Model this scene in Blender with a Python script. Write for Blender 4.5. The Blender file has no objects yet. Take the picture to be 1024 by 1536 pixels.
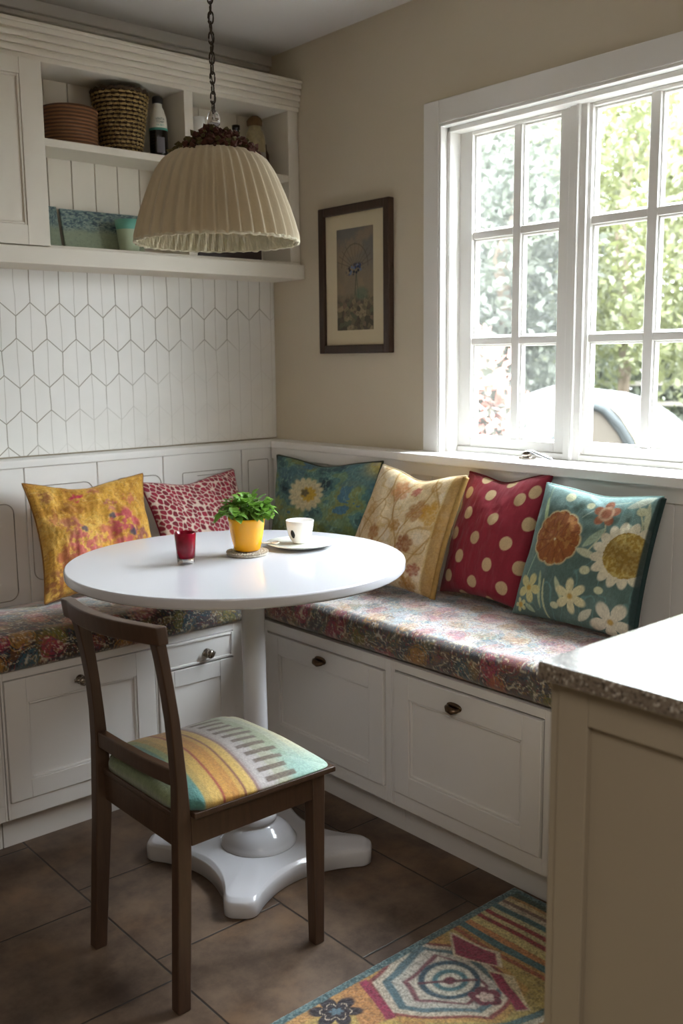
import bpy, bmesh, math, random
import numpy as np
from mathutils import Vector, Matrix
random.seed(7)
PI = math.pi
scn = bpy.context.scene
COL = scn.collection

# ------------------------------------------------------------------ colour
def lin(h):
    if isinstance(h, str):
        h = h.lstrip('#'); h = [int(h[i:i+2], 16)/255 for i in (0, 2, 4)]
    return tuple(((c+.055)/1.055)**2.4 if c > .04045 else c/12.92 for c in h)
def L4(h): return (*lin(h), 1.0)
A_ = lambda h: np.array(lin(h))

# ------------------------------------------------------------------ numpy noise
def _hash(ix, iy, s):
    n = (ix.astype(np.int64)*374761393 + iy.astype(np.int64)*668265263 + s*982451653) & 0x7fffffff
    n = ((n ^ (n >> 13))*1274126177) & 0x7fffffff
    return ((n ^ (n >> 16)) & 0xffff)/65535.0
def vnoise(x, y, s=0):
    ix, iy = np.floor(x), np.floor(y); fx, fy = x-ix, y-iy
    fx = fx*fx*(3-2*fx); fy = fy*fy*(3-2*fy)
    a = _hash(ix, iy, s); b = _hash(ix+1, iy, s); c = _hash(ix, iy+1, s); d = _hash(ix+1, iy+1, s)
    return (a*(1-fx)+b*fx)*(1-fy)+(c*(1-fx)+d*fx)*fy
def fbm(x, y, s=0, o=4):
    r = 0; a = .5; t = 0
    for i in range(o):
        r = r+a*vnoise(x*2**i, y*2**i, s+i*17); t += a; a *= .5
    return r/t
def worley(x, y, s=0, jit=.9):
    ix, iy = np.floor(x), np.floor(y)
    d1 = np.full(x.shape, 9.); d2 = d1.copy(); idv = np.zeros(x.shape)
    for dx in (-1, 0, 1):
        for dy in (-1, 0, 1):
            cx, cy = ix+dx, iy+dy
            px = cx+.5+(_hash(cx, cy, s)-.5)*jit; py = cy+.5+(_hash(cx, cy, s+5)-.5)*jit
            d = np.hypot(px-x, py-y); h = _hash(cx, cy, s+9)
            n = d < d1
            d2 = np.where(n, d1, np.minimum(d2, d)); idv = np.where(n, h, idv); d1 = np.where(n, d, d1)
    return d1, d2, idv
def sstep(a, b, x):
    t = np.clip((x-a)/(b-a+1e-9), 0, 1); return t*t*(3-2*t)
def over(c, col, m):
    m = np.clip(m, 0, 1)[..., None]; return c*(1-m)+np.asarray(col)*m
def pal(idv, cols):
    P = np.array([lin(c) for c in cols]); return P[np.clip((idv*len(cols)).astype(int), 0, len(cols)-1)]

# ------------------------------------------------------------------ materials
class NB:
    """tiny node-maths builder"""
    def __init__(s, name):
        s.m = bpy.data.materials.new(name); s.m.use_nodes = True
        s.t = s.m.node_tree; s.N = s.t.nodes; s.L = s.t.links
        s.b = s.N['Principled BSDF']
    def put(s, sock, v):
        if isinstance(v, bpy.types.NodeSocket): s.L.new(v, sock)
        else: sock.default_value = v
    def m_(s, op, a, b=None, c=None):
        n = s.N.new('ShaderNodeMath'); n.operation = op
        for i, v in enumerate((a, b, c)):
            if v is not None: s.put(n.inputs[i], v)
        return n.outputs[0]
    def mix(s, f, a, b):
        n = s.N.new('ShaderNodeMix'); n.data_type = 'RGBA'
        s.put(n.inputs[0], f); s.put(n.inputs[6], a); s.put(n.inputs[7], b); return n.outputs[2]
    def step(s, a, b, x):
        n = s.N.new('ShaderNodeMapRange'); n.interpolation_type = 'SMOOTHSTEP'
        s.put(n.inputs[0], x); n.inputs[1].default_value = a; n.inputs[2].default_value = b; return n.outputs[0]
    def pos(s):
        g = s.N.new('ShaderNodeNewGeometry'); x = s.N.new('ShaderNodeSeparateXYZ'); s.L.new(g.outputs['Position'], x.inputs[0])
        return x.outputs[0], x.outputs[1], x.outputs[2]
    def obj(s):
        g = s.N.new('ShaderNodeTexCoord'); return g.outputs['Object']
    def noise(s, scale, detail=3, vec=None, rough=.5, sc=None):
        n = s.N.new('ShaderNodeTexNoise'); n.inputs['Scale'].default_value = scale; n.inputs['Detail'].default_value = detail
        n.inputs['Roughness'].default_value = rough
        v = vec or s.obj()
        if sc:
            mp = s.N.new('ShaderNodeMapping'); mp.inputs['Scale'].default_value = sc; s.L.new(v, mp.inputs[0]); v = mp.outputs[0]
        s.L.new(v, n.inputs['Vector']); return n.outputs[0]
    def vor(s, scale, feat='F1', vec=None):
        n = s.N.new('ShaderNodeTexVoronoi'); n.inputs['Scale'].default_value = scale; n.feature = feat
        s.L.new(vec or s.obj(), n.inputs['Vector']); return n
    def bump(s, h, strength=.3, dist=.01):
        n = s.N.new('ShaderNodeBump'); n.inputs['Strength'].default_value = strength; n.inputs['Distance'].default_value = dist
        s.put(n.inputs['Height'], h); s.L.new(n.outputs[0], s.b.inputs['Normal'])
    def fin(s, col=None, rough=None, metal=None, **k):
        if col is not None: s.put(s.b.inputs['Base Color'], col)
        if rough is not None: s.put(s.b.inputs['Roughness'], rough)
        if metal is not None: s.b.inputs['Metallic'].default_value = metal
        for kk, v in k.items(): s.put(s.b.inputs[kk.replace('_', ' ')], v)
        return s.m

def plain(name, col, rough=.5, var=.06, scale=6, bump=0, bscale=200, metal=0, **k):
    n = NB(name); c = L4(col)
    d = tuple(x*(1-var*2) for x in c[:3])+(1,)
    if bump: n.bump(n.noise(bscale, 2), bump, .002)
    return n.fin(n.mix(n.noise(scale, 4), d, c), rough, metal, **k)

M = {}
M['wall'] = plain('painted_beige_wall', '#D0C5B0', .85, .03, 2, .15, 90)
M['ceil'] = plain('ceiling_paint', '#D6D1CC', .9, .03, 2)
M['white'] = plain('white_trim_paint', '#EFEDE9', .42, .02, 3)
M['bench'] = plain('bench_paint', '#E0DDDA', .45, .03, 3)
M['groove'] = plain('panel_gap', '#A39C92', .8, .05, 8)
M['cab'] = plain('cabinet_paint', '#DFD7C8', .5, .03, 3)
M['island'] = plain('island_paint', '#9C907D', .5, .03, 3)
M['lacquer'] = plain('white_lacquer', '#C9C9CE', .16, .01, 3, Coat_Weight=.3)
M['porcelain'] = plain('porcelain', '#EFEDEA', .12, .01, 3)
M['saucer'] = plain('saucer_glaze', '#DCDDD2', .2, .03, 8)
M['brass'] = plain('aged_bronze', '#6E5A48', .28, .15, 40, metal=1)
M['nickel'] = plain('antique_nickel', '#9A8F84', .2, .15, 40, metal=1)
M['steel'] = plain('polished_steel', '#C9CCD0', .15, .05, 40, metal=1)
M['iron'] = plain('dark_chain_metal', '#4A3F33', .4, .2, 60, metal=.8)
M['yellow'] = plain('yellow_glaze', '#F0A800', .25, .06, 14)
M['soil'] = plain('potting_soil', '#3A2A1E', .95, .3, 60)
M['leaf'] = None
M['dark'] = plain('dark_glass', '#17120F', .12, .2, 20)
M['charcoal'] = plain('charcoal_tin', '#2B2726', .5, .2, 20)
M['cork'] = plain('cork', '#7A5B38', .8, .3, 60)
M['paper'] = plain('label_paper', '#DDD8CC', .7, .04, 30)
M['print'] = plain('label_ink', '#3C5A58', .7, .1, 30)
M['teal'] = plain('teal_ink', '#4FA08E', .6, .1, 30)
M['aqua'] = plain('aqua_glaze', '#6FB5A3', .3, .1, 14)
M['mat'] = plain('cream_mat_board', '#CFC2A4', .8, .02, 8)
M['trunk'] = plain('bark', '#6B5C4C', .9, .3, 9)
M['ground'] = plain('pale_gravel', '#3E3A34', .95, .15, 5)
M['lawn'] = plain('garden_grass', '#3C4628', .95, .3, 4)
M['carpaint'] = plain('white_car_paint', '#5C5D5E', .6, .01, 3, Specular_IOR_Level=.1)
M['carglass'] = plain('car_glass', '#38332C', .5, .1, 3, Specular_IOR_Level=.15)
M['cartrim'] = plain('car_rubber_trim', '#2A2D2D', .7, .1, 3, Specular_IOR_Level=.1)
M['tyre'] = plain('tyre_rubber', '#2A2A2A', .8, .1, 3)
M['amber'] = plain('car_lamp_lens', '#C4452E', .2, .1, 3)
M['siding'] = plain('pale_siding', '#8E8668', .8, .05, 3)
M['fence'] = plain('weathered_fence', '#5A544C', .85, .15, 6)
M['red_wall'] = plain('brick_wall_red', '#B0614A', .9, .2, 6)

def wood(name, c1, c2, rough=.38, sc=(30, 30, 2.5)):
    n = NB(name); f = n.noise(3, 6, sc=sc, rough=.6); f2 = n.noise(1.2, 3)
    col = n.mix(f, L4(c1), L4(c2)); col = n.mix(n.m_('MULTIPLY', f2, .35), col, L4(c1))
    n.bump(f, .12, .003); return n.fin(col, rough)
M['walnut'] = wood('dark_stained_wood', '#2E1F16', '#5A4232')
M['frame'] = wood('dark_picture_frame', '#2A1B13', '#4A3325')

def leafmat(name, c1, c2, trans=.35, rough=.45):
    n = NB(name); col = n.mix(n.noise(22, 2), L4(c1), L4(c2)); n.fin(col, rough)
    t = n.N.new('ShaderNodeBsdfTranslucent'); n.L.new(col, t.inputs[0])
    mx = n.N.new('ShaderNodeMixShader'); mx.inputs[0].default_value = trans
    out = n.N['Material Output']; n.L.new(n.b.outputs[0], mx.inputs[1]); n.L.new(t.outputs[0], mx.inputs[2]); n.L.new(mx.outputs[0], out.inputs[0])
    return n.m
M['leaf'] = leafmat('plant_leaf', '#3F6B22', '#86AE45', .3)
M['treeA'] = leafmat('tree_leaf_bright', '#3C4028', '#686A44', .45, .5)
M['treeB'] = leafmat('tree_leaf_deep', '#31372A', '#4E523F', .4, .5)
M['treeC'] = leafmat('tree_leaf_grey', '#383C33', '#55584C', .4, .5)
M['flower'] = leafmat('pink_blossom', '#8C4E48', '#B88C7C', .4, .6)

def attr_mat(name, rough=.85, bump=.35, bscale=420, sheen=.08, weave=True):
    n = NB(name); a = n.N.new('ShaderNodeAttribute'); a.attribute_name = 'Col'
    f = n.noise(bscale, 2)
    col = n.mix(n.m_('MULTIPLY', f, .28), a.outputs['Color'], (0.02, 0.015, 0.01, 1))
    n.bump(f, bump, .002)
    return n.fin(col, rough, Sheen_Weight=sheen)
M['cloth'] = attr_mat('printed_cloth')
M['velvet'] = attr_mat('printed_velvet', .7, .25, 500, .12)
M['tapestry'] = attr_mat('woven_tapestry', .8, .5, 300, .3)
M['rugpile'] = attr_mat('looped_rug_pile', .95, 1.0, 170, .3)
M['artprint'] = attr_mat('framed_print_paper', .6, .02, 300, 0)
M['mosaic'] = attr_mat('painted_ceramic', .3, .1, 120, 0)

# lamp fabric
n = NB('pleated_linen'); f = n.noise(160, 3); g = n.noise(5, 4)
col = n.mix(g, L4('#C9B898'), L4('#E4D6B8')); n.bump(f, .25, .002); n.fin(col, .85, Sheen_Weight=.3)
t = n.N.new('ShaderNodeBsdfTranslucent'); n.L.new(col, t.inputs[0]); mx = n.N.new('ShaderNodeMixShader'); mx.inputs[0].default_value = .25
n.L.new(n.b.outputs[0], mx.inputs[1]); n.L.new(t.outputs[0], mx.inputs[2]); n.L.new(mx.outputs[0], n.N['Material Output'].inputs[0]); M['linen'] = n.m
n = NB('crinkled_lining'); col = n.mix(n.noise(30, 3), L4('#B4AE90'), L4('#EDE2C8')); n.bump(n.noise(60, 3), .5, .01); M['lining'] = n.fin(col, .7)

# window glass
def glass(name, haze):
    n = NB(name); n.N.remove(n.b)
    tr = n.N.new('ShaderNodeBsdfTransparent'); tr.inputs[0].default_value = (.97, .985, .98, 1)
    gl = n.N.new('ShaderNodeBsdfGlossy'); gl.inputs['Roughness'].default_value = .03
    tl = n.N.new('ShaderNodeBsdfTranslucent'); tl.inputs[0].default_value = (.95, .96, .97, 1)
    a = n.N.new('ShaderNodeMixShader'); a.inputs[0].default_value = haze; n.L.new(tr.outputs[0], a.inputs[1]); n.L.new(tl.outputs[0], a.inputs[2])
    b = n.N.new('ShaderNodeMixShader'); b.inputs[0].default_value = .05; n.L.new(a.outputs[0], b.inputs[1]); n.L.new(gl.outputs[0], b.inputs[2])
    n.L.new(b.outputs[0], n.N['Material Output'].inputs[0]); return n.m
M['glass'] = glass('clear_window_glass', .001)
M['hazy'] = glass('hazy_window_glass', .006)
n = NB('picture_glass'); n.N.remove(n.b)
tr = n.N.new('ShaderNodeBsdfTransparent'); gl = n.N.new('ShaderNodeBsdfGlossy'); gl.inputs['Roughness'].default_value = .05
mx = n.N.new('ShaderNodeMixShader'); mx.inputs[0].default_value = .04; n.L.new(tr.outputs[0], mx.inputs[1]); n.L.new(gl.outputs[0], mx.inputs[2])
n.L.new(mx.outputs[0], n.N['Material Output'].inputs[0]); M['picglass'] = n.m
n = NB('ruby_glass'); n.fin(n.mix(n.noise(60, 3), L4('#5E0012'), L4('#A80A2C')), .18, Transmission_Weight=.25, IOR=1.45); M['ruby'] = n.m
n = NB('clear_thick_glass'); n.fin((.9, .88, .9, 1), .05, Transmission_Weight=.9, IOR=1.45); M['clear'] = n.m

# tile wall : elongated hexagons with worn grout, plus centre lines
n = NB('hexagon_wall_tile'); X, Y, Z = n.pos(); W = .0970; P = .110; S = .041
wob = n.m_('MULTIPLY', n.m_('SUBTRACT', n.noise(9, 2), .5), .010)
Xw = n.m_('ADD', X, wob)
def tri(x0):   # 0 at x0 (apex), S half a pitch away
    m = n.m_('PINGPONG', n.m_('SUBTRACT', Xw, x0), W/2); return n.m_('MULTIPLY', m, S/(W/2))
g = n.m_('ADD', n.m_('SUBTRACT', 1.455, Z), wob)
te = tri(1.281); to = n.m_('SUBTRACT', S, te)
de = n.m_('ABSOLUTE', n.m_('SUBTRACT', n.m_('FLOORED_MODULO', n.m_('ADD', n.m_('SUBTRACT', g, te), P), 2*P), P))
do = n.m_('ABSOLUTE', n.m_('SUBTRACT', n.m_('FLOORED_MODULO', n.m_('SUBTRACT', g, to), 2*P), P))
zig = n.m_('ADD', n.m_('MULTIPLY', n.m_('MINIMUM', de, do), .76), n.m_('GREATER_THAN', Z, 1.475))
gm = n.m_('FLOORED_MODULO', g, 2*P)
def vline(x0): return n.m_('PINGPONG', n.m_('SUBTRACT', Xw, x0), W/2)
def within(lo, hi): return n.m_('MULTIPLY', n.m_('GREATER_THAN', gm, lo), n.m_('LESS_THAN', gm, hi))
va = n.m_('ADD', vline(1.2325+W*0), n.m_('SUBTRACT', .5, n.m_('MULTIPLY', within(S, P), .5)))
vb = n.m_('ADD', vline(1.281), n.m_('SUBTRACT', .5, n.m_('MULTIPLY', within(S+P, 2*P), .5)))
vt = n.m_('ADD', vline(1.281), n.m_('SUBTRACT', .5, n.m_('MULTIPLY', n.m_('GREATER_THAN', Z, 1.455), .5)))
strong = n.m_('MINIMUM', n.m_('MINIMUM', zig, vt), n.m_('MINIMUM', va, n.m_('ADD', vb, n.m_('GREATER_THAN', Z, 1.475))))
ctr = n.m_('PINGPONG', n.m_('SUBTRACT', Xw, 1.2325), W/4)
ls = n.m_('SUBTRACT', 1, n.step(.0006, .0022, strong))
lc = n.m_('SUBTRACT', 1, n.step(.0004, .0018, ctr))
wear = n.m_('ADD', n.m_('ADD', n.m_('MULTIPLY', n.m_('SUBTRACT', X, 1.80), -1.5), n.m_('MULTIPLY', n.m_('SUBTRACT', Z, 1.20), 2.6)), n.m_('MULTIPLY', n.m_('SUBTRACT', n.noise(5, 3), .5), 1.6))
keep = n.m_('ADD', n.m_('MULTIPLY', n.step(-.15, .45, wear), .88), .10)
keepc = n.m_('ADD', n.m_('MULTIPLY', n.step(-1.2, .6, wear), .4), .12)
line = n.m_('MAXIMUM', n.m_('MULTIPLY', ls, keep), n.m_('MULTIPLY', lc, keepc))
cell = n.mix(n.noise(14, 4), L4('#E8E6E0'), L4('#F2F0EB'))
col = n.mix(line, cell, L4('#97907F'))
n.bump(n.m_('SUBTRACT', 1, line), .3, .002)
M['hextile'] = n.fin(col, .35)

# floor tile
n = NB('slate_brown_floor_tile'); X, Y, Z = n.pos()
TW = .335; TL = .372
cx = n.m_('DIVIDE', n.m_('SUBTRACT', X, .945), TW); ci = n.m_('FLOOR', cx); fx = n.m_('MULTIPLY', n.m_('PINGPONG', cx, .5), TW)
off = n.m_('MULTIPLY', n.m_('FLOORED_MODULO', n.m_('MULTIPLY', ci, .78), 1), TL)
cy = n.m_('DIVIDE', n.m_('ADD', n.m_('SUBTRACT', Y, 2.013+.078), off), TL); cj = n.m_('FLOOR', cy); fy = n.m_('MULTIPLY', n.m_('PINGPONG', cy, .5), TL)
gr = n.m_('SUBTRACT', 1, n.step(.0012, .0035, n.m_('MINIMUM', fx, fy)))
cmb = n.N.new('ShaderNodeCombineXYZ'); n.L.new(ci, cmb.inputs[0]); n.L.new(cj, cmb.inputs[1])
wn = n.N.new('ShaderNodeTexWhiteNoise'); n.L.new(cmb.outputs[0], wn.inputs[0])
base = n.mix(n.step(.3, .7, n.noise(5, 7, rough=.7)), L4('#3A2A20'), L4('#74604F'))
base = n.mix(n.m_('MULTIPLY', n.step(.5, .72, n.noise(3.3, 6, rough=.65)), .55), base, L4('#86674A'))
base = n.mix(n.m_('MULTIPLY', n.step(.52, .7, n.noise(2.2, 5)), .5), base, L4('#33261F'))
base = n.mix(n.m_('MULTIPLY', wn.outputs[0], .3), base, L4('#4C3A2E'))
base = n.mix(gr, base, L4('#231B17'))
n.bump(n.m_('SUBTRACT', n.m_('MULTIPLY', n.noise(14, 5), .35), gr), .35, .004)
M['floor'] = n.fin(base, n.m_('ADD', .34, n.m_('MULTIPLY', n.noise(8, 4), .25)))

# granite
n = NB('speckled_granite'); v1 = n.vor(620); v2 = n.vor(330)
def chan(v): q = n.N.new('ShaderNodeSeparateColor'); n.L.new(v.outputs['Color'], q.inputs[0]); return q.outputs[0]
c = n.mix(chan(v1), L4('#5C5146'), L4('#8A7E70')); c = n.mix(n.m_('GREATER_THAN', chan(v2), .86), c, L4('#4A423B')); c = n.mix(n.m_('LESS_THAN', chan(v2), .10), c, L4('#BDB6AB'))
M['granite'] = n.fin(c, .2, Coat_Weight=.6, Coat_Roughness=.12)

# basket weaves
n = NB('coiled_rattan'); X, Y, Z = n.pos(); r = n.m_('SINE', n.m_('MULTIPLY', n.m_('ADD', Z, n.m_('MULTIPLY', n.noise(6, 2), .01)), 620))
c = n.mix(n.m_('ADD', n.m_('MULTIPLY', r, .5), .5), L4('#432816'), L4('#8E5E34')); c = n.mix(n.m_('MULTIPLY', n.noise(30, 3), .5), c, L4('#6B4526')); n.bump(r, .6, .004); M['rattan'] = n.fin(c, .7)
M['straw'] = plain('seagrass_straw', '#B3945A', .8, .35, 90)
M['strawdark'] = plain('dark_seagrass', '#4A3620', .85, .3, 60)
M['dried1'] = plain('dried_russet_petals', '#5E3426', .95, .35, 80)
M['dried2'] = plain('dried_olive_leaves', '#6B5F36', .95, .35, 80)
M['pebble'] = plain('beaded_coaster', '#CDC3B0', .6, .35, 200)
M['jarstuff'] = plain('jar_of_pasta', '#B9A77C', .4, .35, 70)

# ------------------------------------------------------------------ mesh building
class MB:
    def __init__(s): s.v = []; s.f = []; s.mi = []
    def add(s, v, f, mi=0):
        o = len(s.v); s.v += [tuple(p) for p in v]; s.f += [tuple(i+o for i in q) for q in f]; s.mi += [mi]*len(f)
    def box(s, x0, x1, y0, y1, z0, z1, mi=0):
        s.add([(x0, y0, z0), (x1, y0, z0), (x1, y1, z0), (x0, y1, z0), (x0, y0, z1), (x1, y0, z1), (x1, y1, z1), (x0, y1, z1)],
              [(0, 3, 2, 1), (4, 5, 6, 7), (0, 1, 5, 4), (1, 2, 6, 5), (2, 3, 7, 6), (3, 0, 4, 7)], mi); return s
    def loft(s, rings, cap=True, mi=0, closed=True):
        k = len(rings[0]); v = [p for r in rings for p in r]; f = []
        for i in range(len(rings)-1):
            for j in range(k if closed else k-1):
                a = i*k+j; b = i*k+(j+1) % k; f.append((a, b, b+k, a+k))
        if cap: f.append(tuple(reversed(range(k)))); f.append(tuple(range((len(rings)-1)*k, len(rings)*k)))
        s.add(v, f, mi); return s
    def lathe(s, prof, c=(0, 0, 0), n=48, cap=True, mi=0):
        rings = [[(c[0]+r*math.cos(2*PI*j/n), c[1]+r*math.sin(2*PI*j/n), c[2]+z) for j in range(n)] for r, z in prof]
        return s.loft(rings, cap, mi)
    def tube(s, pts, r, n=8, cap=True, mi=0, closed=False):
        pts = [Vector(p) for p in pts]; rings = []; N = len(pts)
        rr = r if isinstance(r, (list, tuple)) else [r]*N
        up = Vector((0, 0, 1))
        for i, p in enumerate(pts):
            if closed: t = pts[(i+1) % N]-pts[i-1]
            else: t = pts[min(i+1, N-1)]-pts[max(i-1, 0)]
            t.normalize(); a = t.cross(up)
            if a.length < 1e-3: a = t.cross(Vector((0, 1, 0)))
            a.normalize(); b = a.cross(t)
            rings.append([tuple(p+(a*math.cos(2*PI*j/n)+b*math.sin(2*PI*j/n))*rr[i]) for j in range(n)])
        if closed: rings.append(rings[0]); return s.loft(rings, False, mi)
        return s.loft(rings, cap, mi)
    def build(s, name, mat, parent=None, smooth=False, bevel=0, seg=2, sub=0):
        me = bpy.data.meshes.new(name); me.from_pydata(s.v, [], s.f)
        for m in (mat if isinstance(mat, (list, tuple)) else [mat]): me.materials.append(m)
        if any(s.mi): me.polygons.foreach_set('material_index', s.mi)
        bm = bmesh.new(); bm.from_mesh(me); bmesh.ops.recalc_face_normals(bm, faces=bm.faces); bm.to_mesh(me); bm.free()
        o = bpy.data.objects.new(name, me); COL.objects.link(o)
        if smooth: me.polygons.foreach_set('use_smooth', [True]*len(me.polygons))
        if bevel:
            b = o.modifiers.new('bevel', 'BEVEL'); b.width = bevel; b.segments = seg; b.limit_method = 'ANGLE'; b.angle_limit = .6
            me.polygons.foreach_set('use_smooth', [True]*len(me.polygons))
            w = o.modifiers.new('wn', 'WEIGHTED_NORMAL'); w.keep_sharp = False
        if sub: u = o.modifiers.new('sub', 'SUBSURF'); u.levels = sub; u.render_levels = sub
        if parent: par(o, parent)
        return o
def par(o, p):
    o.parent = p; o.matrix_parent_inverse = Matrix.Identity(4)
    # children are modelled in world space: undo the parent's placement
    if p.parent is None: o.matrix_parent_inverse = world(p).inverted()
    else: o.matrix_parent_inverse = world(p).inverted()
def world(o):
    m = Matrix.LocRotScale(o.location, o.rotation_euler, o.scale)
    return m if o.parent is None else world(o.parent) @ o.matrix_parent_inverse @ m
def tag(o, label=None, cat=None, group=None, kind=None):
    if label: o['label'] = label
    if cat: o['category'] = cat
    if group: o['group'] = group
    if kind: o['kind'] = kind
    return o
def thing(name, label, cat, loc=(0, 0, 0), group=None):
    o = bpy.data.objects.new(name, None); COL.objects.link(o); o.location = loc; o.empty_display_size = .05
    return tag(o, label, cat, group)
def struct(name, mb, mat, **k): return tag(mb.build(name, mat, **k), kind='structure')
def grid_obj(name, P, C, mat, parent=None, closed_u=False, flip=False):
    """P (n,m,3) positions, C (n,m,3) linear colours"""
    n, m = P.shape[:2]; idx = np.arange(n*m).reshape(n, m)
    if closed_u: idx = np.vstack([idx, idx[:1]])
    q = np.stack([idx[:-1, :-1], idx[1:, :-1], idx[1:, 1:], idx[:-1, 1:]], -1).reshape(-1, 4)
    if flip: q = q[:, ::-1]
    return raw_obj(name, P.reshape(-1, 3), q, C.reshape(-1, 3), mat, parent)
def raw_obj(name, V, Q, C, mat, parent=None):
    me = bpy.data.meshes.new(name)
    me.vertices.add(len(V)); me.vertices.foreach_set('co', np.asarray(V, np.float32).ravel())
    k = Q.shape[1]; me.loops.add(Q.size); me.loops.foreach_set('vertex_index', Q.astype(np.int32).ravel())
    me.polygons.add(len(Q)); me.polygons.foreach_set('loop_start', np.arange(0, Q.size, k, dtype=np.int32))
    me.polygons.foreach_set('use_smooth', np.ones(len(Q), bool))
    me.update(calc_edges=True); me.validate()
    if C is not None:
        a = me.color_attributes.new('Col', 'FLOAT_COLOR', 'POINT')
        a.data.foreach_set('color', np.hstack([np.clip(C, 0, 1), np.ones((len(C), 1))]).astype(np.float32).ravel())
    me.materials.append(mat); o = bpy.data.objects.new(name, me); COL.objects.link(o)
    if parent: par(o, parent)
    return o

# ------------------------------------------------------------------ room shell
XW, YW, ZC = 2.22, 2.95, 2.335           # window wall, tile wall, ceiling
XL, YB = -2.3, -2.6
WY0, WY1, WZ0, WZ1 = 1.00, 2.09, .98, 1.955   # window opening
struct('floor', MB().box(XL, XW+.1, YB, YW+.1, -.08, 0), M['floor'])
struct('ceiling', MB().box(XL-.1, XW+.16, YB-.1, YW+.1, ZC, ZC+.12), M['ceil'])
w = MB(); x0, x1 = XW, XW+.13
w.box(x0, x1, YB, WY0, 0, ZC); w.box(x0, x1, WY1, YW+.1, 0, ZC); w.box(x0, x1, WY0, WY1, 0, WZ0-.03); w.box(x0, x1, WY0, WY1, WZ1, ZC)
struct('wall_right', w, M['wall'])
struct('wall_back', MB().box(XL, XW, YW, YW+.1, 0, ZC), M['wall'])
struct('wall_left', MB().box(XL-.1, XL, YB, YW+.1, 0, ZC), M['wall'])
struct('wall_front', MB().box(XL, XW, YB-.1, YB, 0, ZC), M['wall'])
struct('trim_1', MB().box(XL, XW-.001, YW-.012, YW, .985, 1.56), M['hextile'])      # tiled field
struct('trim_2', MB().box(XL, XW, YW-.03, YW, 2.300, ZC).box(XL, XW, YW-.018, YW, 2.285, 2.30), M['ceil'], bevel=.003)

# wainscot behind the bench ------------------------------------------------
FY, FX = 2.87, 2.14
def rrect(x0, x1, z0, z1, r, n=6):
    pts = []
    for cx, cz, a in ((x1-r, z1-r, 0), (x0+r, z1-r, 90), (x0+r, z0+r, 180), (x1-r, z0+r, 270)):
        for i in range(n+1): t = math.radians(a+90*i/n); pts.append((cx+r*math.cos(t), cz+r*math.sin(t)))
    return pts
cap = MB().box(XL, XW, FY-.006, YW, .955, .98); cap.box(FX-.006, XW, 1.0, FY-.006, .955, .98)
struct('trim_3', cap, M['white'], bevel=.004)
wb = MB(); edges = [XL, 1.2, 1.443, 1.685, 2.007, 2.14]
for a, b in zip(edges, edges[1:]): wb.box(a+.0022, b-.0022, FY, YW-.012, .50, .955)
wb.box(XL, XW, FY+.008, YW-.012, .5, .955)
struct('trim_4', wb, M['white'], bevel=.0015)
lines = MB()
def groove_y(pts, r=.0016): lines.tube([(x, FY-.0005, z) for x, z in pts], r, 6, closed=True)
groove_y(rrect(1.215, 1.425, .60, .895, .03)); groove_y(rrect(1.50, 1.675, .60, .895, .03)); groove_y(rrect(.9, 1.16, .55, .85, .03))
groove_y(rrect(1.76, 1.965, .60, .892, .006), .0014); groove_y(rrect(2.035, 2.125, .60, .915, .006), .0014)
for z_ in (.878, .862, .846): lines.tube([(1.82, FY-.0003, z_), (1.91, FY-.0003, z_)], .0011, 6)
struct('trim_5', lines, M['groove'], smooth=True)
ww = MB(); ww.box(FX, XW, 1.0, FY, .915, .955)
y = 1.0
while y < FY-.01:
    y2 = min(y+.082, FY); ww.box(FX+.008, XW, y+.0015, y2-.0015, .50, .915); y = y2
ww.box(FX+.012, XW, 1.0, FY, .5, .915)
struct('trim_6', ww, M['white'], bevel=.0015)

# ------------------------------------------------------------------ window
XT = 2.20; XS = 2.28
t7 = MB(); t7.box(XT, XW, WY1, WY1+.062, .98, WZ1+.068); t7.box(XT, XW, WY0-.062, WY0, .98, WZ1+.068); t7.box(XT, XW, WY0, WY1, WZ1, WZ1+.068)
struct('trim_7', t7, M['white'], bevel=.003)
fr = MB()   # jambs + head + sill board (reveal)
fr.box(XT+.002, XS+.05, WY1-.008, WY1+.001, .98, WZ1); fr.box(XT+.002, XS+.05, WY0-.001, WY0+.008, .98, WZ1)
fr.box(XT+.002, XS+.05, WY0, WY1, WZ1-.008, WZ1+.001)
fr.box(XT+.030, XS+.05, WY1-.020, WY1-.008, .98, WZ1-.008); fr.box(XT+.03, XS+.05, WY0+.008, WY0+.020, .98, WZ1-.008); fr.box(XT+.03, XS+.05, WY0, WY1, WZ1-.022, WZ1-.008)
win = thing('window_1', None, None, (2.25, 1.6, .98)); win['kind'] = 'structure'
fr.build('window_frame', M['white'], win, bevel=.002)
MB().box(FX-.028, XS+.06, WY0-.09, WY1+.09, .957, .9835).build('window_sill', M['white'], win, bevel=.004)
MB().box(XS-.014, XS+.05, 1.612, 1.668, .9835, WZ1-.02).box(XS-.024, XS-.013, 1.632, 1.642, .9835, WZ1-.02).build('mullion_post', M['white'], win, bevel=.002)
MB().box(XS-.012, XS+.05, WY0+.02, WY1-.02, .9835, 1.000).build('bottom_rail', M['white'], win, bevel=.002)
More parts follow.
